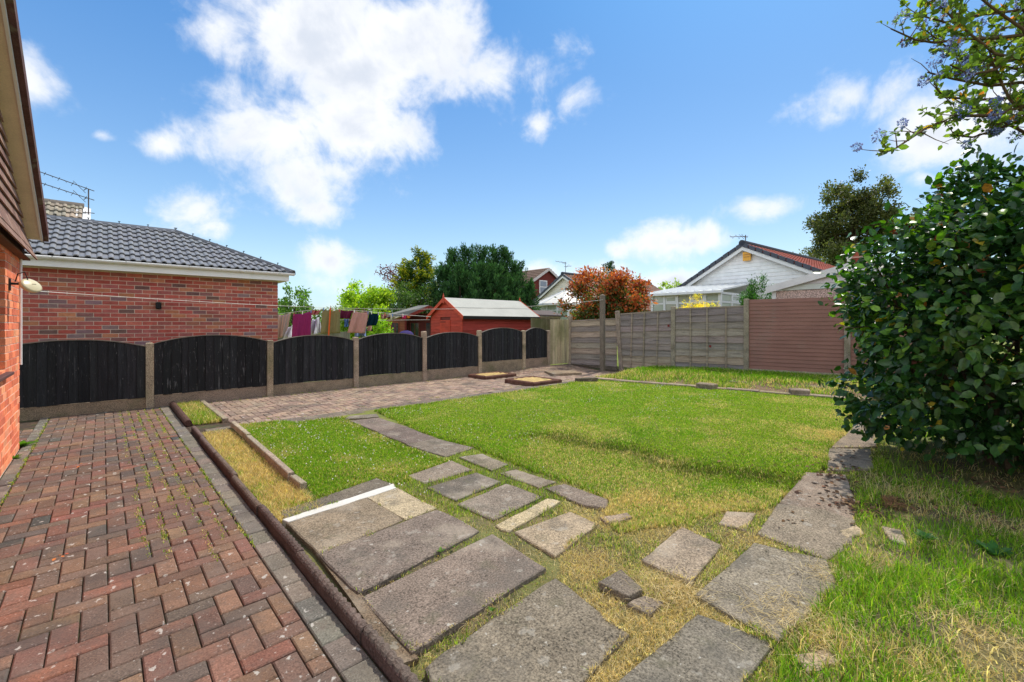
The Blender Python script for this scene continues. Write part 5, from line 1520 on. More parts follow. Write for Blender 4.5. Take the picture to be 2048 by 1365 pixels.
# ---- yellow shrub, small yew-like shrub, shrubs by the washing
q = atZ(1402, 640, 14.6)
e = bush('yellow_shrub', 'bright yellow leaved shrub peeping over the grey fence', 'shrub', (q.x, q.y, 1.45), (.78, .7, .78), 4800, .075, G((.62, .48, .05), (.70, .56, .08), (.55, .38, .04)), 40, 'leaf', .03, clump_r=.2, wid=.7)
q = atZ(1517, 600, 15.0)
bush('green_shrub', 'small dark green feathery shrub left of the pebble-dashed garage', 'shrub', (q.x, q.y, 2.0), (.48, .48, .95), 9500, .08, G((.03, .10, .012), (.045, .13, .018), (.025, .08, .012)), 60, 'leaf', .03, clump_r=.22, wid=.55, up=.2)
q = atZ(596, 640, 18.5)
bush('young_tree', 'loose young green tree between garage and washing', 'tree', (q.x - .2, q.y, 1.7), (.7, .7, 1.15), 2600, .12, G((.09, .18, .03), (.13, .24, .04), (.07, .13, .03)), 26, 'leaf', .05, clump_r=.2, shell=.3, kname='crown')
q = atZ(560, 650, 19.5)
bush('green_shrub', 'light green shrub at the corner of the brick garage', 'shrub', (q.x, q.y, 1.1), (.9, .9, 1.0), 2600, .11, G((.16, .30, .03), (.12, .24, .03)), 30, 'leaf', .04)
q = atZ(632, 640, 22.0)
bush('green_shrub', 'low shrub behind the olive towel', 'shrub', (q.x, q.y, 1.1), (1.1, 1.0, .9), 2600, .12, G((.12, .22, .03), (.09, .17, .03)), 30, 'leaf', .04)
q = atZ(742, 610, 25.0)
bush('lime_shrub', 'large lime-green shrub behind the pink and teal towels', 'shrub', (q.x, q.y, 1.95), (1.75, 1.6, 1.6), 17000, .15, G((.28, .38, .02), (.22, .34, .025), (.34, .42, .03), (.12, .2, .02)), 60, 'leaf', .08, clump_r=.2)
q = atZ(762, 645, 18.0)
bush('lime_shrub', 'lime-green climber beside the summerhouse', 'shrub', (q.x, q.y, 1.0), (.42, .4, .85), 2600, .10, G((.26, .40, .02), (.20, .32, .02)), 36, 'leaf', .04, clump_r=.24)
q = atZ(828, 610, 23.5)
bush('dark_shrub', 'dark green rounded shrub left of the big conifer', 'shrub', (q.x, q.y, 1.75), (1.6, 1.5, 1.45), 9000, .12, G((.03, .065, .015), (.045, .09, .02), (.06, .10, .03)), 60, 'leaf', .08, clump_r=.2)
q = atZ(722, 634, 22.5)
bush('purple_shrub', 'small dark purple shrub in front of the lime shrub', 'shrub', (q.x, q.y, 1.7), (.5, .45, .45), 1200, .09, G((.10, .02, .025), (.07, .02, .02)), 18, 'leaf', .03)
q = atZ(790, 560, 29.0)
e = empty('copper_tree', (q.x, q.y, 0), 'thin dark red-leaved tree branch left of golden conifer', 'tree')
m = MB(); br = []
root = Vector((q.x + 1.2, q.y, 0)); fork = Vector((q.x + .9, q.y, q.z - .6))
m.tube([root, fork], [.12, .07], 7, srgb(80, 60, 52))
for (px, py) in ((752, 545), (762, 536), (775, 538), (788, 533), (800, 540), (770, 560), (785, 552), (795, 562), (780, 572)):
    p = atZ(px, py, 29.0 + random.uniform(-.5, .5)); mid = fork.lerp(p, .55) + Vector((0, 0, .2)); m.tube([fork, mid, p], [.05, .03, .012], 5, srgb(80, 60, 52)); br.append((mid, p))
m.build('trunk', M_['bark'], e)
P = np.array([tuple(a.lerp(b, random.uniform(.2, 1.05))) for a, b in br for _ in range(75)]) + rng.normal(size=(75 * len(br), 3)) * .12
leaves('crown', P, randdir(len(P)), randdir(len(P)), .13 * rng.uniform(.7, 1.3, len(P)), palette(len(P), G((.11, .02, .025), (.16, .035, .03), (.07, .02, .02))), M_['leaf'], e)
# ---- big dark conifer of many upright spires, and the golden one
def spires(name, label, specs, pal, size, mt='needle', droop=0.0, wid=.5, tip_pal=None):
    q0 = specs[0][0]
    e = empty(name, (q0[0], q0[1], 0), label, 'tree')
    Ps, Ts, Ns, Cs, Sz = [], [], [], [], []
    m = MB()
    for (c, z0, z1, r, n) in specs:
        m.tube([(c[0], c[1], -.1), (c[0], c[1], z0 + (z1 - z0) * .9)], [r * .12, .02], 7, srgb(84, 68, 54))
        # plumes: clusters pointing up and out on the spire's skin
        n = int(n * 1.7); npl = max(30, n // 70)
        f = rng.random(npl) ** .9; g_ = rng.random(npl) * 2 * np.pi
        prof = np.clip(np.sin(np.pi * np.clip(.16 + .84 * f, 0, 1) ** .8) ** .75, .04, 1)
        rr = r * prof * rng.uniform(.72, 1.04, npl)
        C0 = np.stack([c[0] + rr * np.cos(g_), c[1] + rr * np.sin(g_), z0 + (z1 - z0) * f], 1)
        out_ = np.stack([np.cos(g_), np.sin(g_), np.zeros(npl)], 1)
        k = rng.integers(0, npl, n)
        L = rng.random((n, 1))
        ax = unit(out_ * .55 + np.array([0, 0, 1.0 - droop]))
        P = C0[k] + ax[k] * (L - .35) * size * 4.2 + rng.normal(size=(n, 3)) * size * (.62 * (1.15 - L * .7))
        T = unit(ax[k] * 1.0 + randdir(n) * .55)
        tone = rng.uniform(.75, 1.25, (npl, 1))[k] * (.75 + .5 * L)
        cl = palette(n, pal, .2) * tone
        if tip_pal is not None:
            w2 = (rng.random(n) < (L[:, 0] - .35) * 1.1); cl[w2] = palette(int(w2.sum()), tip_pal, .2)
        Ps.append(P); Ts.append(T); Ns.append(unit(out_[k] + randdir(n) * .7)); Cs.append(cl); Sz.append(size * rng.uniform(.7, 1.4, n))
    m.build('trunk', M_['bark'], e)
    leaves('crown', np.concatenate(Ps), np.concatenate(Ts), np.concatenate(Ns), np.concatenate(Sz), np.concatenate(Cs), M_[mt], e, wid=wid)
    return e
sp = []
for (px, py, Z, r, n) in ((905, 512, 25.5, .95, 5200), (935, 506, 25, .85, 4600), (962, 502, 26, .95, 5200), (990, 507, 25.3, .8, 4400), (1014, 509, 25.6, .8, 4400), (885, 545, 24.6, .8, 4000), (1036, 535, 25.2, .75, 4000), (1054, 575, 25.0, .6, 2600),
                        (920, 545, 23.9, .9, 4400), (955, 540, 23.8, .95, 4600), (990, 545, 23.9, .9, 4400), (1022, 560, 24.1, .8, 3600), (895, 580, 23.9, .7, 2600), (873, 590, 24.4, .5, 1500)):
    t_ = atZ(px, py, Z); sp.append(((t_.x, t_.y), .1, t_.z + .05, r, n))
spires('dark_conifer', 'broad dark green conifer of many spires behind the red shed', sp, G((.018, .052, .016), (.025, .07, .02), (.03, .085, .022)), .16, tip_pal=G((.05, .12, .03), (.04, .10, .028)))
sp = []
for (px, py, Z, r, n) in ((832, 505, 27, 1.0, 6500), (848, 516, 27.3, .55, 2200), (815, 540, 26.8, .85, 3600), (850, 550, 26.6, .8, 3600)):
    t_ = atZ(px, py, Z); sp.append(((t_.x, t_.y), .4, t_.z + .05, r, n))
spires('golden_conifer', 'golden green pointed conifer left of the dark one', sp, G((.06, .12, .012), (.045, .09, .012)), .17, droop=.75, tip_pal=G((.42, .38, .02), (.32, .33, .02)))
t_ = atZ(1218, 532, 62)
spires('far_conifer', 'tiny dark conifer tip behind the orange shrub', [((t_.x, t_.y), 2.0, t_.z, 1.5, 1500)], G((.02, .045, .02), (.03, .06, .025)), .3)
# ---- tall tree behind the right gable and more green beyond
q = atZ(1705, 455, 32)
bush('evergreen_tree', 'tall dark olive tree rising behind the pebble-dashed garage', 'tree', (q.x, q.y, q.z + .1), (2.75, 2.75, 3.0), 30000, .19, G((.045, .06, .018), (.06, .075, .02), (.085, .09, .03)), 120, 'leaf', .3, clump_r=.15, shell=.35, kname='crown', up=.3)
q = atZ(1670, 515, 30.5)
bush('olive_shrub', 'lower rounded olive tree in front of the tall one', 'tree', (q.x, q.y, q.z - 1.2), (2.6, 2.4, 1.9), 9000, .16, G((.06, .075, .02), (.09, .10, .03)), 60, 'leaf', .2, clump_r=.18, kname='crown')
q = atZ(1342, 573, 60)
bush('far_tree', 'small lime tree top beyond the right white gable', 'tree', (q.x, q.y, q.z - .6), (1.6, 1.6, 1.2), 1500, .3, G((.25, .32, .03), (.18, .26, .03)), 24, 'leaf', .1, kname='crown')
for (px, Z, h_, w_, lb) in ((480, 46, 3.2, 7, 'distant green trees behind the brick garage corner'), (640, 52, 3.0, 9, 'distant low trees beyond the washing'), (1050, 75, 5, 8, 'distant trees beyond the far brick house'), (1860, 40, 3.5, 8, 'trees hidden behind the camellia bush')):
    q = atZ(px, HOR, Z)
    bush('far_tree', lb, 'tree', (q.x, q.y, h_ * .5), (w_ * .5, 2.5, h_ * .55), 2500, .38, G((.08, .13, .03), (.06, .10, .025)), 40, 'leaf', .15, kname='crown')

# ---- camellia bush
cx, cy = cam2g(4.85, 4.25)
CAM_C = np.array([cx, cy, 1.36]); CAM_R = np.array([1.36, 1.30, 1.52])
cb = empty('camellia_bush', (cx, cy, 0), 'large glossy dark green camellia bush at the right edge', 'bush')
NL = 31000
d = randdir(NL)
bump = 1 + .10 * np.sin(d[:, 0] * 5 + 1) * np.sin(d[:, 1] * 6) + .09 * np.sin(d[:, 2] * 7 + d[:, 0] * 3) + .05 * np.sin(d[:, 1] * 13 + d[:, 2] * 11)
depth = np.where(rng.random(NL) < .62, rng.uniform(0, .16, NL), rng.uniform(.1, .55, NL))
# sprays standing off the outline
spray = rng.random(NL) < .05
depth = np.where(spray, -rng.uniform(.02, .10, NL), depth)
# the lower half keeps its width almost to the ground
low = d[:, 2] < 0
hh_ = np.maximum(np.hypot(d[:, 0], d[:, 1]), 1e-6)
hk_ = np.where(low, np.sqrt(np.maximum(1 - np.abs(d[:, 2]) ** 3.2, .0)) / hh_, 1.0)
d2 = d * np.stack([hk_, hk_, np.ones(NL)], 1)
P = CAM_C + d2 * CAM_R * (bump * (1 - depth))[:, None]
keep = P[:, 2] > .10 + .22 * rng.random(NL)
P, d = P[keep], d[keep]; depth = depth[keep]; n = len(P)
# thin the lower camera side so that dark gaps show between the sprays
vx, vz_ = CT * (P[:, 0]) - ST * P[:, 1], ST * P[:, 0] + CT * P[:, 1]
gap = np.sin(P[:, 0] * 4.1 + P[:, 2] * 3.3) * np.sin(P[:, 1] * 4.7 - P[:, 2] * 4.1 + 1)
keep = ~((P[:, 2] < 1.35) & (gap > .15) & (rng.random(n) < .85))
P, d, depth = P[keep], d[keep], depth[keep]; n = len(P)
T = unit(d * .55 + randdir(n) * .75 + np.array([0, 0, -.22]))
Nn_ = unit(np.array([0, 0, .65]) + d * .55 + randdir(n) * .65)
size = rng.uniform(.06, .12, n) * np.where(rng.random(n) < .2, .7, 1.0)
cols = palette(n, G((.016, .050, .011), (.020, .062, .013), (.026, .076, .015), (.013, .040, .011)), .28)
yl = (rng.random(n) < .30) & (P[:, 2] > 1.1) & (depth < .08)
cols[yl] = palette(int(yl.sum()), G((.10, .20, .015), (.14, .25, .02), (.07, .15, .015)), .25)  # sunlit look of the upper outer leaves put into their colour
yl = rng.random(n) < .014; cols[yl] = palette(int(yl.sum()), G((.35, .26, .03), (.30, .12, .03)), .2)
camd = np.linalg.norm(P - np.array([0, 0, CAMH]), axis=1)
pxx = vx = CT * P[:, 0] - ST * P[:, 1]; zz = ST * P[:, 0] + CT * P[:, 1]
inview = (pxx / zz < 1.15)
order = np.argsort(camd + (~inview) * 100 + (depth > .2) * 2)
near = order[:300]; far = order[300:]
lt = []
for k in range(10):
    c_ = cols[near[k * 30:(k + 1) * 30]].mean(0) * rng.uniform(.8, 1.25)
    t = LV.copy(); t[:, 0] *= rng.uniform(.95, 1.25); t[3, 2] += rng.uniform(-.16, .05); t[[1, 2, 4, 5], 2] += rng.uniform(-.06, .09); t[:, 0] += .12 * rng.uniform(-1, 1) * t[:, 1] ** 2; t[1:6, :2] += rng.uniform(-.03, .03, (5, 2))
    lt.append(np_mesh('leaf', t, LF, np.tile(c_, (8, 1)), M_['gloss'], True))
x, y, z = frames(T, Nn_)
for j, i in enumerate(near):
    s_ = size[i] * .98
    M = Matrix(((x[i][0] * s_, y[i][0] * s_, z[i][0] * s_, P[i][0]), (x[i][1] * s_, y[i][1] * s_, z[i][1] * s_, P[i][1]), (x[i][2] * s_, y[i][2] * s_, z[i][2] * s_, P[i][2]), (0, 0, 0, 1)))
    link('leaf', lt[j % 10], cb, M)
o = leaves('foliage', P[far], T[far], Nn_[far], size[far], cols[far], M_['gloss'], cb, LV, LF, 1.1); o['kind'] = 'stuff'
o.data.polygons.foreach_set('use_smooth', np.ones(len(o.data.polygons), bool))
m = MB()
for k in range(9):
    g_ = 2 * math.pi * k / 9; b0 = Vector((cx + .15 * math.cos(g_), cy + .15 * math.sin(g_), -.05)); dd = Vector((math.cos(g_), math.sin(g_), 0))
    m.tube([b0, b0 + dd * .25 + Vector((0, 0, .6)), b0 + dd * .75 + Vector((0, 0, 1.3 + .3 * random.random())), b0 + dd * 1.0 + Vector((0, 0, 1.7 + .6 * random.random()))], [.035, .028, .018, .006], 6, srgb(88, 74, 60))
    for q_ in range(6):
        st = b0 + dd * random.uniform(.25, .8) + Vector((0, 0, random.uniform(.5, 1.5))); en = st + Vector((random.uniform(-.5, .5), random.uniform(-.5, .5), random.uniform(-.1, .6))) + dd * .3
        m.tube([st, st.lerp(en, .5) + Vector((0, 0, .05)), en], [.012, .009, .004], 5, srgb(88, 74, 60))
m.build('stem', M_['bark'], cb, True)
# withered blooms
for i in order[300:6000:240]:
    if P[i][2] < .8: continue
    q = Vector(P[i]) + Vector(d[i]) * .02; m = MB()
    for _ in range(7):
        a = Vector(randdir(1)[0]) * .035; b2 = Vector(randdir(1)[0]) * .03; m.add([q, q + a, q + a + b2, q + b2], [(0, 1, 2, 3)], jit(srgb(120, 62, 40), .3))
    m.build('withered_bloom', M_['leaf'], cb)

# ---- ceanothus arching in from the right, with blue flower heads
tx, ty = cam2g(6.35, 4.9)
ce = empty('ceanothus_tree', (tx, ty, 0), 'blue-flowering small tree arching in above the camellia', 'tree')
m = MB(); root = Vector((tx, ty, 0))
crown0 = Vector((tx - .1, ty, 2.7))
m.tube([root, root + Vector((.05, .05, 1.3)), crown0], [.10, .085, .06], 8, srgb(92, 74, 58))
BR = [([(2048, 212), (1990, 232), (1908, 232), (1850, 258), (1790, 298), (1752, 310)], 4.5), ([(2048, 70), (1980, 78), (1930, 78), (1870, 86), (1830, 80), (1782, 58)], 4.7), ([(2048, 165), (1980, 172), (1905, 158), (1855, 145)], 4.6),
      ([(2048, 20), (1960, 30), (1890, 45), (1835, 30)], 4.9), ([(2048, 120), (1990, 108), (1930, 60), (1880, 12)], 4.4), ([(2048, 240), (1985, 262), (1945, 275), (1900, 270)], 5.0), ([(2048, 140), (1975, 130), (1910, 108), (1850, 60)], 5.1), ([(2048, 195), (1960, 200), (1890, 195), (1870, 175)], 5.2), ([(2048, -40), (1960, -30), (1890, -10), (1845, 10)], 4.8),
      ([(2048, 60), (1990, 20), (1940, -20)], 4.3), ([(2048, 100), (1990, 140), (1940, 150), (1900, 130)], 4.4), ([(2070, 250), (2020, 200), (1990, 140), (1975, 90)], 4.5),
      ([(2048, 45), (2000, 60), (1950, 100), (1920, 130)], 5.0), ([(2048, 265), (2000, 240), (1960, 225), (1920, 205)], 4.9)]
twigs = []
for (pp_, Z) in BR:
    pts = [atZ(px, py, Z + .25 * (px - 1900) / 150 * .3) for (px, py) in pp_]
    hub = crown0 + Vector((random.uniform(-.1, .1), random.uniform(-.1, .1), random.uniform(0, .8)))
    pts = [hub, hub.lerp(pts[0], .6) + Vector((0, 0, .1))] + pts
    n_ = len(pts); m.tube(pts, [.020 * (1 - i / n_) + .004 for i in range(n_)], 6, srgb(98, 80, 60))
    for a, b2 in zip(pts[1:-1], pts[2:]):
        for _ in range(max(3, int((b2 - a).length / .055))):
            s0 = a.lerp(b2, random.random()); dv = (b2 - a).normalized() * random.uniform(-.1, .8) + Vector(randdir(1)[0]) * .9 + Vector((0, 0, .25)); e_ = s0 + dv.normalized() * random.uniform(.10, .30)
            m.tube([s0, s0.lerp(e_, .55) + Vector(randdir(1)[0]) * .012, e_], [.006, .004, .002], 4, srgb(104, 84, 60)); twigs.append((s0, e_))
    twigs.append((pts[-2], pts[-1]))
m.build('branch', M_['bark'], ce, True)
Pl, Tl = [], []
for (a, b2) in twigs:
    k = random.randint(4, 12)
    if random.random() < .22: k = 0
    for _ in range(k):
        f = random.uniform(.25, 1.05); Pl.append(tuple(a.lerp(b2, f))); Tl.append(tuple((b2 - a).normalized() * .5 + Vector(randdir(1)[0]) * .9 + Vector((0, 0, .3))))
Pl = np.array(Pl) + rng.normal(size=(len(Pl), 3)) * .008; Tl = np.array(Tl); n = len(Pl)
cols = palette(n, G((.09, .15, .02), (.13, .20, .025), (.06, .10, .018), (.17, .24, .03)), .25)
w2 = rng.random(n) < .035; cols[w2] = palette(int(w2.sum()), G((.55, .35, .04), (.5, .18, .04)))
o = leaves('crown', Pl, Tl, unit(np.array([0, 0, .6]) + randdir(n)), rng.uniform(.045, .09, n), cols, M_['leaf'], ce, LV, LF, 1.15)
m_ = [twigs[i] for i in rng.permutation(len(twigs))[:120]]
for (a, b2) in m_[:95]:
    cq = np.array(tuple(b2)) + np.array([0, 0, .02])
    kk = 90; dd = randdir(kk); r_ = random.uniform(.035, .062)
    Pf = cq + dd * r_ * rng.uniform(.55, 1.0, (kk, 1)) * np.array([1, 1, 1.1])
    cb_ = palette(kk, G((.11, .13, .42), (.16, .19, .52), (.24, .28, .62), (.08, .09, .30)), .25)
    leaves('flower_head', Pf, unit(dd + randdir(kk) * .5), randdir(kk), .019 * rng.uniform(.7, 1.4, kk), cb_, M_['leaf'], ce, wid=1.6)
# ================================================================== GRASS, STRAW, WEEDS
def inpoly(x, y, poly):
    inside = np.zeros(len(x), bool); n = len(poly); j = n - 1
    for i in range(n):
        xi, yi = poly[i]; xj, yj = poly[j]
        c = ((yi > y) != (yj > y)) & (x < (xj - xi) * (y - yi) / (yj - yi + 1e-12) + xi)
        inside ^= c; j = i
    return inside
def polydist(x, y, poly):
    """distance to the outline, positive outside"""
    dmin = np.full(len(x), 1e9); n = len(poly)
    for i in range(n):
        ax, ay = poly[i]; bx, by = poly[(i + 1) % n]
        ux, uy = bx - ax, by - ay; L2 = ux * ux + uy * uy + 1e-12
        t = np.clip(((x - ax) * ux + (y - ay) * uy) / L2, 0, 1)
        dmin = np.minimum(dmin, np.hypot(x - ax - t * ux, y - ay - t * uy))
    return np.where(inpoly(x, y, poly), -dmin, dmin)
SP_BB = [(min(p[0] for p in s) - .05, max(p[0] for p in s) + .05, min(p[1] for p in s) - .05, max(p[1] for p in s) + .05) for s in slab_polys]
def slabdist(x, y):
    d = np.full(len(x), 9.0)
    for s, bb in zip(slab_polys, SP_BB):
        k = np.where((x > bb[0] - .2) & (x < bb[1] + .2) & (y > bb[2] - .2) & (y < bb[3] + .2))[0]
        if len(k): d[k] = np.minimum(d[k], polydist(x[k], y[k], s))
    return d
def vnoise(x, y, s, seed=0):
    """smooth value noise 0..1"""
    r_ = np.random.default_rng(seed + 100); tab = r_.random((64, 64))
    xs, ys = x * s, y * s; xi, yi = np.floor(xs).astype(int), np.floor(ys).astype(int); fx, fy = xs - xi, ys - yi
    fx = fx * fx * (3 - 2 * fx); fy = fy * fy * (3 - 2 * fy)
    a = tab[xi % 64, yi % 64]; b = tab[(xi + 1) % 64, yi % 64]; c = tab[xi % 64, (yi + 1) % 64]; d = tab[(xi + 1) % 64, (yi + 1) % 64]
    return (a * (1 - fx) + b * fx) * (1 - fy) + (c * (1 - fx) + d * fx) * fy
def fbm(x, y, s, seed=0): return .55 * vnoise(x, y, s, seed) + .3 * vnoise(x, y, s * 2.1, seed + 1) + .15 * vnoise(x, y, s * 4.3, seed + 2)
def pixel(x, y):
    X, Z = CT * x - ST * y, ST * x + CT * y
    return X / np.maximum(Z, .05) * FPX + 1024, HOR + CAMH / np.maximum(Z, .05) * FPX, Z
def blades(name, x, y, z, h, w, lean, col, mt='grass', parent=None, curve=.5):
    n = len(x)
    g_ = rng.random(n) * 2 * np.pi; lg = rng.random(n) * 2 * np.pi
    s = np.stack([np.cos(g_), np.sin(g_), np.zeros(n)], 1)
    L = np.stack([np.cos(lg), np.sin(lg), np.zeros(n)], 1)
    B = np.stack([x, y, z], 1)
    lean = np.broadcast_to(lean, (n,)); up = np.sqrt(np.maximum(1 - np.minimum(lean, .98) ** 2, .03))
    h = h[:, None]; w = np.broadcast_to(w, (n,))[:, None]
    mid = B + (L * (lean * .45)[:, None] + np.array([0, 0, 1]) * up[:, None]) * h * .55
    tip = B + L * (lean * (1 + curve * .3))[:, None] * h + np.array([0, 0, 1]) * (up[:, None] * h * (1 - .25 * curve * lean[:, None]))
    V = np.stack([B - s * w * .5, B + s * w * .5, mid + s * w * .42, mid - s * w * .42, tip], 1)
    F = np.array([(0, 1, 2), (0, 2, 3), (3, 2, 4)])
    F = (F[None] + (np.arange(n) * 5)[:, None, None]).reshape(-1, 3)
    sh_ = np.repeat(col, 5, 0)
    return link(name, np_mesh(name, V.reshape(-1, 3), F, sh_, M_[mt]), parent)
GREEN = np.array([(.31, .44, .035), (.35, .48, .04), (.25, .38, .03), (.41, .50, .055)])
FRESH = np.array([(.16, .36, .018), (.20, .41, .022), (.13, .30, .018)])
STRAW = np.array([(.64, .49, .24), (.72, .58, .32), (.52, .38, .17), (.80, .67, .41)])
DARK = np.array([(.07, .13, .018), (.09, .14, .02), (.13, .11, .04)])
def mixcol(n, dry, dark=None, fresh=None):
    c = GREEN[rng.integers(0, 4, n)]
    if fresh is not None:
        f = rng.random(n) < fresh; c[f] = FRESH[rng.integers(0, 3, int(f.sum()))]
    if dark is not None:
        f = rng.random(n) < dark; c[f] = DARK[rng.integers(0, 3, int(f.sum()))]
    f = rng.random(n) < dry; c[f] = STRAW[rng.integers(0, 4, int(f.sum()))]
    return c * (1 + rng.uniform(-.34, .34, (n, 1)))
def G2(px, py, z=.02): q = at(px, py, z); return (q.x, q.y)
MAIN = [G2(*p) for p in ((752, 823), (1190, 760), (1330, 772), (1500, 782), (1690, 800), (1735, 815), (1712, 838), (1695, 862), (1662, 892), (1652, 940), (1606, 948), (1555, 1008), (1505, 1024), (1440, 1022), (1360, 1052),
                                 (1240, 1060), (1205, 1020), (1215, 996), (1130, 962), (1040, 934), (1010, 920), (965, 902), (945, 893), (870, 874), (815, 852))]
SMALL = [G2(*p, .06) for p in ((468, 853), (690, 829), (700, 838), (752, 862), (815, 890), (880, 912), (905, 918), (815, 950), (850, 968), (880, 990), (870, 1014), (792, 972), (753, 955), (590, 1000), (600, 985))]
# straw-coloured patches, placed where the lawn is burnt: (px, py, radius m, strength)
DRY = [(1300, 1010, .5, .75), (1210, 1035, .35, .8), (1330, 1070, .35, .7), (1420, 1020, .3, .75), (1470, 1010, .25, .8), (1660, 870, .5, .7), (1690, 835, .6, .6), (1620, 905, .35, .6), (1560, 900, .35, .35), (1560, 1000, .2, .6),
       (1180, 1140, .3, .85), (1230, 1230, .3, .9), (1330, 1250, .3, .85), (1400, 1210, .25, .9), (1120, 1120, .2, .7), (1200, 1330, .25, .9), (1450, 1130, .2, .8), (1500, 1090, .2, .8), (1050, 1120, .15, .6), (860, 1320, .12, .4), (1370, 1170, .2, .9), (1290, 1160, .25, .9)]
DRYW = [(at(px, py).x, at(px, py).y, r, s) for (px, py, r, s) in DRY]
def dryness(x, y):
    d = np.zeros(len(x))
    for (bx, by, r, s) in DRYW: d = np.maximum(d, s * np.exp(-((x - bx) ** 2 + (y - by) ** 2) / (r * r)))
    return np.clip(d * (.55 + .9 * fbm(x, y, 5, 3)), 0, 1)
def hollow(x, y):
    dx, dy = x - H0.x, y - H0.y; t = dx * _hd.x + dy * _hd.y; d = -dx * _hd.y + dy * _hd.x
    wob = .12 * np.sin(t * 2.3) + .07 * np.sin(t * 5.7)
    return np_sm(t, -.3, .3) * np_sm(-t, -_hl - .3, -_hl + .3) * np.exp(-((d - wob) / .26) ** 2)
def scatter(x0, x1, y0, y1, dens0, zref, zmin=1.2):
    """random points, thinner with distance so that the density on the picture stays even"""
    A = (x1 - x0) * (y1 - y0); n = int(A * dens0)
    x = rng.uniform(x0, x1, n); y = rng.uniform(y0, y1, n)
    px, py, Z = pixel(x, y)
    k = (Z > zmin) & (px > -500) & (px < 2600) & (py < 1800) & (rng.random(n) < np.minimum(1, (zref / np.maximum(Z, .1)) ** 1.6))
    return x[k], y[k], Z[k]
# ---- main lawn
x, y, Z = scatter(2.0, 10.4, .5, 6.85, 34000, 3.3)
e_ = polydist(x, y, MAIN) + .10 * (fbm(x, y, 9, 1) - .5)
k = e_ < .02; x, y, Z, e_ = x[k], y[k], Z[k], e_[k]
k = slabdist(x, y) > .005; x, y, Z, e_ = x[k], y[k], Z[k], e_[k]
n = len(x); dr = dryness(x, y); hw2 = hollow(x, y)
big = fbm(x, y, 1.6, 5); dr = np.clip(dr + np.clip((fbm(x, y, 1.5, 9) - .54) * 2.2, 0, .4) - .2 * hw2 + hw2 * np.clip((fbm(x, y, 4, 11) - .6) * 3, 0, .6), 0, .95)
edge = np.exp(-(np.abs(e_) / .07) ** 2)
h = (.016 + .014 * rng.random(n)) * (1 + .5 * (big - .5)) * (1 + .9 * edge) * (1 + .9 * hw2) * (.75 + .5 * vnoise(x, y, 16, 83))
col = mixcol(n, .09 + .85 * dr, .75 * hw2 + .2 * edge + .04 + .12 * (vnoise(x, y, 11, 85) > .72), .4 + .2 * (big > .55))
g_ = blades('lawn_grass', x, y, hz(x, y) - .004, h, .0032 * (1 + .18 * Z), rng.uniform(.1, .8, n), col)
tag(g_, 'short mown grass of the main lawn', 'grass', None, 'stuff')
n_main = n
# ---- little lawn
x, y, Z = scatter(1.2, 3.6, 3.5, 6.9, 34000, 3.5)
e_ = polydist(x, y, SMALL) + .06 * (fbm(x, y, 9, 2) - .5)
k = (e_ < .0) & (slabdist(x, y) > 0) & (x > 1.27); x, y, Z, e_ = x[k], y[k], Z[k], e_[k]; n = len(x)
edge = np.exp(-(np.abs(e_) / .07) ** 2)
dr = np.clip((fbm(x, y, 1.6, 19) - .5) * 1.6, 0, .4)
h = (.017 + .014 * rng.random(n)) * (1 + .9 * edge)
g_ = blades('lawn_grass', x, y, hz(x, y) - .004, h, .0032 * (1 + .18 * Z), rng.uniform(.1, .8, n), mixcol(n, .08 + dr + .12 * edge, .05 + .15 * edge, .55))
tag(g_, 'short bright grass of the little lawn beside the bed', 'grass', None, 'stuff')
# ---- grass and straw in the joints between slabs and over the worn ground
REG = [G2(*p) for p in ((560, 1018), (760, 950), (820, 945), (905, 912), (945, 893), (1010, 905), (1215, 985), (1240, 1020), (1360, 1040), (1450, 1010), (1560, 995), (1613, 935), (1655, 890), (1700, 850), (1775, 815), (1775, 900), (1760, 960), (1720, 1050), (1690, 1120), (1640, 1230), (1560, 1365), (1500, 1480), (1100, 1480), (845, 1365), (720, 1195), (640, 1110))]
x, y, Z = scatter(.9, 8.0, -.2, 5.2, 30000, 2.0, .9)
k = inpoly(x, y, REG); x, y, Z = x[k], y[k], Z[k]
sd = slabdist(x, y); k = sd > .004 - .10 * np.clip(fbm(x, y, 7, 35) - .47, 0, 1) ; x, y, Z, sd = x[k], y[k], Z[k], sd[k]; n = len(x)
px, py, _ = pixel(x, y); dr = dryness(x, y)
dens = np.clip(.35 + .9 * fbm(x, y, 4, 31), 0, 1); thin = (px < 850) & (py > 1090)
big_ = (px < 1120) & (py > 1040)
k = rng.random(n) < np.where(thin, .22, np.where(big_, .5 * dens, np.clip(dens + .2, 0, 1))); x, y, Z, sd, px, py, dr = [q[k] for q in (x, y, Z, sd, px, py, dr)]; n = len(x)
dr = np.clip(dr * 1.05 + np.where((py < 1050) & (px < 1120), .10, .28) + .1 * ((px < 1120) & (py > 1040)) + (fbm(x, y, 3, 33) - .5) * .9, 0.05, .97)
h = np.where((px < 1120) & (py > 1040), .75, 1.0) * (.018 + .032 * rng.random(n) ** 1.5) + .03 * (rng.random(n) < .12) * rng.random(n)
lean = np.where(rng.random(n) < dr, rng.uniform(.5, .97, n), rng.uniform(.1, .8, n))
g_ = blades('joint_grass', x, y, np.where(sd < .004, ZS, np.maximum(hz(x, y) - .006, .0)), h * (1 + .6 * (lean > .85)) * np.where(sd < .004, .7, 1.0), .0026 * (1 + .1 * Z), lean, mixcol(n, dr, .32, .25))
tag(g_, 'green and straw-coloured grass growing between the slabs', 'grass', None, 'stuff')
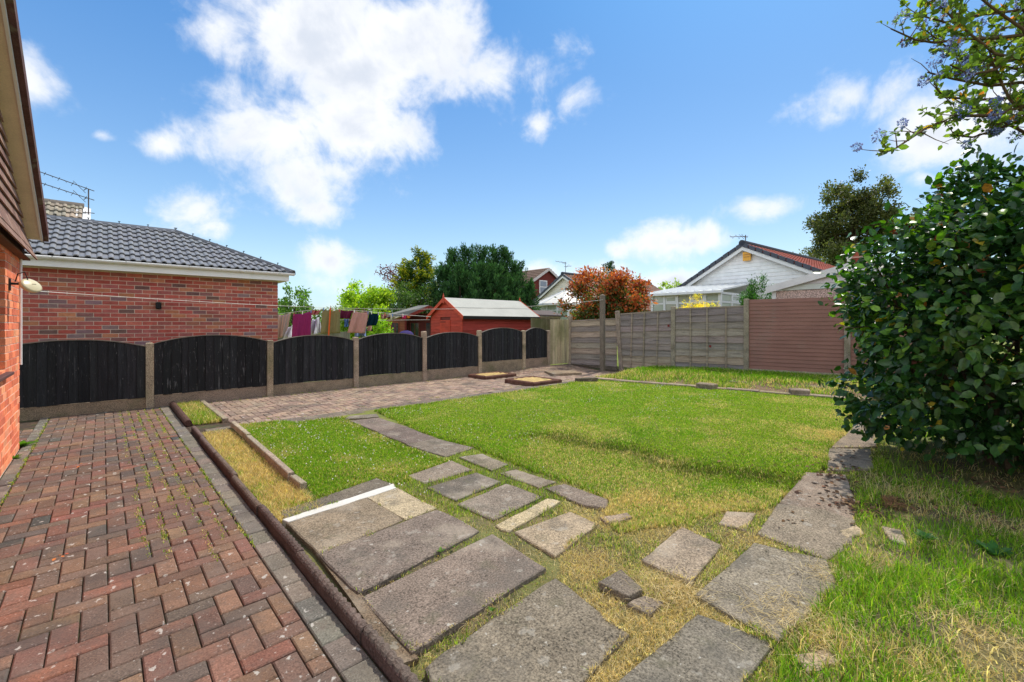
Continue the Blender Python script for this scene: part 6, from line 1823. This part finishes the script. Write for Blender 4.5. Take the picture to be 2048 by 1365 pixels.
# lying straw stalks on the worn corner
def straw(name, cx_, cy_, r, n, label):
    a = rng.normal(size=(n, 2)) * r; x = cx_ + a[:, 0]; y = cy_ + a[:, 1]
    d = randdir(n); d[:, 2] = np.abs(d[:, 2]) * .18; d = unit(d)
    B = np.stack([x, y, np.maximum(hz(x, y), .02) + .012 + .02 * rng.random(n)], 1); L = rng.uniform(.03, .10, (n, 1)); s = np.cross(d, [0, 0, 1.0]) * .0009
    mid = B + d * L * .5 + np.array([0, 0, 1]) * L * .06 + randdir(n) * L * .05; tip = B + d * L
    V = np.stack([B - s, B + s, mid + s, mid - s, tip], 1); F = np.array([(0, 1, 2), (0, 2, 3), (3, 2, 4)]); F = (F[None] + (np.arange(n) * 5)[:, None, None]).reshape(-1, 3)
    c = np.repeat(STRAW[rng.integers(0, 4, n)] * rng.uniform(.8, 1.25, (n, 1)), 5, 0)
    tag(link(name, np_mesh(name, V.reshape(-1, 3), F, c, M_['grass'])), label, 'straw', None, 'stuff')
for (px, py, r, n, lb) in ((1345, 1195, .09, 380, 'dry straw heaped round the upstanding slab'), (1665, 1165, .07, 160, 'dry straw at the edge of the right-hand slabs'), (1625, 1270, .14, 700, 'dry straw in the foreground rough grass'), (1960, 1270, .25, 900, 'dry straw at the right bottom of the rough grass')):
    q = at(px, py); straw('dry_straw', q.x, q.y, r, n, lb)
# ---- bed of dry grass between the edgings, and the little bed at the fence
def bedgrass(x0, x1, y0, y1, dens, dry, hh, label, name='bed_grass', zb=0.0):
    x, y, Z = scatter(x0, x1, y0, y1, dens, 3.5); n = len(x)
    dr = np.clip(dry + (fbm(x, y, 3.5, 41) - .5) * 1.1, 0, .98)
    h = hh * (.5 + .9 * rng.random(n))
    g_ = blades(name, x, y, np.full(n, zb), h, .003 * (1 + .2 * Z), rng.uniform(.2, .95, n), mixcol(n, dr, .08, .3)); tag(g_, label, 'grass', None, 'stuff')
bedgrass(.90, 1.23, 3.4, 6.85, 30000, .93, .05, 'dry straw-coloured grass in the narrow bed')
bedgrass(.93, 1.26, 7.55, 9.6, 24000, .42, .075, 'yellowing grass in the small bed by the fence')
# ---- rough long grass at the right
x, y, Z = scatter(1.3, 9.5, -3.0, 1.15, 11000, 2.4, .9)
ROUGH = [G2(*p) for p in ((1500, 1480), (1555, 1365), (1625, 1240), (1670, 1150), (1715, 1055), (1712, 1000), (1742, 945), (1752, 900), (1760, 850), (1790, 810), (2400, 790), (2700, 1000), (2700, 1480))]
k = inpoly(x, y, ROUGH); x, y, Z = x[k], y[k], Z[k]
k = slabdist(x, y) > 0; x, y, Z = x[k], y[k], Z[k]
cl = fbm(x, y, 2.6, 51); under = np.hypot(x - cx, y - cy) < 1.15
k = (rng.random(len(x)) < np.clip(.35 + 1.3 * (cl - .25), .12, 1)) & ~(under & (rng.random(len(x)) < .8)); x, y, Z, cl, under = x[k], y[k], Z[k], cl[k], under[k]; n = len(x)
dr = np.clip(.30 + (fbm(x, y, 2.2, 57) - .5) * 2.4, .04, .95)
h = (.05 + .11 * rng.random(n) ** 1.3) * (.55 + .9 * cl) * np.where(rng.random(n) < dr, .8, 1.0)
lean = np.where(rng.random(n) < dr * .8, rng.uniform(.6, .98, n), rng.uniform(.15, .75, n))
g_ = blades('rough_grass', x, y, hz(x, y) - .01, h * .8, .0042, lean, mixcol(n, dr, .10, .6)); tag(g_, 'long rough grass mixed with straw below the camellia', 'grass', None, 'stuff')
# ---- bank along the rear fence
n = 62000
a = rng.uniform(-1.2, 7.0, n); t = rng.random(n) ** .9
kb = 9.30 + (6.95 - a) * .2037; fbx = 12.9 - .159 * a - .08
x = kb + (fbx - kb) * t; zz = bank_z(a, t) * np_sm(7.05 - a, 0, .6)
cl = fbm(x, a, 2.0, 61)
front_ = t < .35
k = rng.random(n) < np.where(front_, np.clip((cl - .3) * 2.6, .05, 1), np.clip((cl - .1) * 2.5, .2, 1)); x, a, zz, t, cl = x[k], a[k], zz[k], t[k], cl[k]; n = len(x)
dr = np.clip(np.where(t < .4, .42, .06) + (fbm(x, a, 2, 63) - .5) * .8, .02, .9)
h = (.05 + .08 * rng.random(n)) * (.6 + .8 * cl)
g_ = blades('bank_grass', x, a, zz - .01, h, .011, rng.uniform(.1, .8, n), mixcol(n, dr, .08, .75)); tag(g_, 'fresh grass growing on the bank below the rear fence', 'grass', None, 'stuff')
# stones lying on the bank
for (px, py, s_, lb) in ((1477, 765, .2, 'flat grey stone block set in the bank'), (1600, 782, .18, 'grey stone lying low in the bank near the bush'), (1628, 775, .18, 'pale flat stone on the bank next to the bush'), (1413, 770, .2, 'small stone half buried in the bank')):
    q = at(px, py, .10); m = MB(); m.prism([(-s_, -.1), (-.3 * s_, -.16), (s_, -.12), (s_ * .9, .12), (-s_ * .8, .14)], -.1, .05, jit(srgb(138, 128, 116), .1), ch=.015)
    tag(m.build('bank_stone', M_['slab'], None, M=Matrix.Translation((q.x, q.y, .08)) @ Matrix.Rotation(rz + random.uniform(-.3, .3), 4, 'Z')), lb, 'stone')
# ---- white clover in the lawns
n = 3000
x = rng.uniform(1.3, 9.6, n); y = rng.uniform(2.2, 6.8, n)
e1_ = inpoly(x, y, MAIN); e2_ = inpoly(x, y, SMALL)
dn = np.where(e2_, .75, np.clip((fbm(x, y, 2.2, 71) - .46) * 4, 0, 1) * (np_sm(y, 2.6, 4.2)))
k = (e1_ | e2_) & (rng.random(n) < dn); x, y = x[k], y[k]; n = len(x)
oc = np.array([(1, 0, 0), (0, 1, 0), (-1, 0, 0), (0, -1, 0), (0, 0, 1), (0, 0, -1)], float); of = np.array([(0, 1, 4), (1, 2, 4), (2, 3, 4), (3, 0, 4), (1, 0, 5), (2, 1, 5), (3, 2, 5), (0, 3, 5)])
B = np.stack([x, y, hz(x, y) + .026 + .010 * rng.random(n)], 1); r_ = rng.uniform(.005, .0088, n)
V = (B[:, None] + oc[None] * r_[:, None, None]).reshape(-1, 3); F = (of[None] + (np.arange(n) * 6)[:, None, None]).reshape(-1, 3)
tag(link('clover_flowers', np_mesh('clover_flowers', V, F, np.tile(np.array((.74, .73, .66)), (len(V), 1)), M_['cloth'])), 'small white clover heads dotted over the lawns', 'clover', None, 'stuff')
# ---- weeds and moss in the paving joints
xs, ys = [], []
for _ in range(560):
    if random.random() < .7: xx = random.choice([.70, .60, .50, .40, .30, .2, -.59]) + random.gauss(0, .006); yy = random.uniform(3.2, 9.5)
    else: xx = random.uniform(1.4, 9.5); yy = random.choice([7.06, 9.6, 7.3, 9.5]) + random.gauss(0, .03)
    k = random.randint(8, 22); xs += list(np.random.default_rng(_).normal(xx, .008, k)); ys += list(np.random.default_rng(_ + 999).normal(yy, .05, k))
x = np.array(xs); y = np.array(ys); n = len(x)
g_ = blades('joint_weeds', x, y, np.full(n, -.006) + np.array([pz(a, b) for a, b in zip(x, y)]), .012 + .016 * rng.random(n), .006, rng.uniform(.2, .9, n), mixcol(n, .35, .1, .4)); tag(g_, 'moss and tiny weeds in the paving joints', 'weeds', None, 'stuff')
def weed(px, py, n, size, label, z=0.0, pal=((.10, .22, .02), (.13, .26, .03))):
    q = at(px, py, z); nn = n
    e = empty('weed', q, label, 'weed')
    g_ = rng.random(nn) * 2 * np.pi; T = unit(np.stack([np.cos(g_), np.sin(g_), rng.uniform(.25, 1.0, nn)], 1))
    P = np.tile(np.array(tuple(q)), (nn, 1)) + rng.normal(size=(nn, 3)) * np.array([.12, .12, .01]) * size
    leaves('rosette', P, T, np.tile(np.array([0, 0, 1.0]), (nn, 1)) + randdir(nn) * .3, size * rng.uniform(.6, 1.2, nn), palette(nn, list(pal)), M_['leaf'], e, LV, LF, .9)
weed(44, 893, 26, .12, 'bright green weed at the foot of the house corner'); weed(30, 918, 10, .07, 'small weed by the house wall'); weed(882, 1105, 6, .035, 'small green weed in the slab joint', .03); weed(905, 1095, 4, .03, 'tiny weed in the joint next to the larger weed', .03)
weed(985, 1222, 5, .035, 'small weed at the lower slab joint', .03); weed(160, 825, 12, .08, 'weed at the foot of the first black panel')
weed(1860, 1010, 16, .07, 'lobed green weed below the camellia', .03, ((.05, .15, .03), (.07, .19, .04))); weed(1960, 1000, 16, .08, 'lobed green weed in shade of the camellia', .03, ((.05, .15, .03), (.07, .19, .04))); weed(2005, 1010, 12, .07, 'green weed near the right edge below the camellia', .03, ((.05, .15, .03), (.07, .19, .04)))
weed(1850, 1080, 22, .07, 'spreading weed among the rough grass', .03, ((.05, .16, .03), (.07, .2, .05))); weed(1985, 1110, 14, .09, 'broad-leaved weed in the rough grass at the right', .03, ((.05, .16, .03), (.07, .2, .05)))
weed(1800, 970, 14, .06, 'small lobed weed left of the camellia base', .03, ((.05, .15, .03), (.07, .19, .04)))
# ---- fallen leaves and crumbs of soil on the right path
def litter(name, px, py, r, n, pal, size, label):
    q = at(px, py, .03); a = rng.normal(size=(n, 2)) * r; P = np.stack([q.x + a[:, 0], q.y + a[:, 1], np.full(n, .0)], 1); sd = slabdist(P[:, 0], P[:, 1])
    P[:, 2] = np.where(sd < 0, ZS + .004, np.maximum(hz(P[:, 0], P[:, 1]), .01) + .012) + .006 * rng.random(n)
    T = randdir(n); T[:, 2] *= .25
    leaves(name, P, unit(T), unit(np.array([0, 0, 1.0]) + randdir(n) * .45), size * rng.uniform(.5, 1.3, n), palette(n, pal), M_['bark'], None, LV, LF, 1.1)
    tag(bpy.context.scene.objects[-1] if False else COL.objects[-1], label, 'litter', None, 'stuff')
BRN = G((.07, .04, .025), (.10, .055, .03), (.05, .03, .02), (.16, .09, .05))
litter('leaf_litter', 1722, 1015, .10, 160, BRN, .04, 'brown fallen leaves beside the right-hand slabs'); litter('leaf_litter', 1650, 945, .12, 60, BRN, .035, 'brown fallen leaves between the far right slabs')
litter('leaf_litter', 1870, 985, .55, 500, BRN, .045, 'brown fallen leaves under the camellia'); litter('leaf_litter', 1560, 1040, .1, 14, BRN, .03, 'fallen leaves on the slab by the lawn corner')
litter('soil_crumbs', 1560, 1090, .35, 60, G((.03, .025, .02), (.05, .04, .03)), .014, 'dark soil crumbs on the right-hand slabs'); litter('soil_crumbs', 1110, 1240, .3, 30, G((.03, .025, .02), (.05, .04, .03)), .010, 'dark soil crumbs on the middle slab')
litter('leaf_litter', 150, 930, .05, 8, G((.35, .12, .04), (.25, .1, .04)), .03, 'rusty dead leaves on the drive')
litter('leaf_litter', 120, 1110, .03, 5, G((.35, .12, .04), (.25, .06, .03)), .025, 'reddish dead leaf on the near drive')
# bird-nest-like clump of dead roots
q = at(1785, 1010, .05); nn = 260; d = randdir(nn); d[:, 2] = np.abs(d[:, 2])
leaves('dead_root_clump', np.array(tuple(q)) + d * np.array([.07, .07, .06]) * rng.uniform(.6, 1, (nn, 1)) + np.array([0, 0, .0]), unit(np.cross(d, randdir(nn))), d, .06 * rng.uniform(.6, 1.3, nn), palette(nn, G((.16, .09, .045), (.10, .06, .03), (.22, .13, .06))), M_['bark'], None, wid=.16)
tag(COL.objects[-1], 'round brown clump of dead roots near the right-hand path', 'root clump')
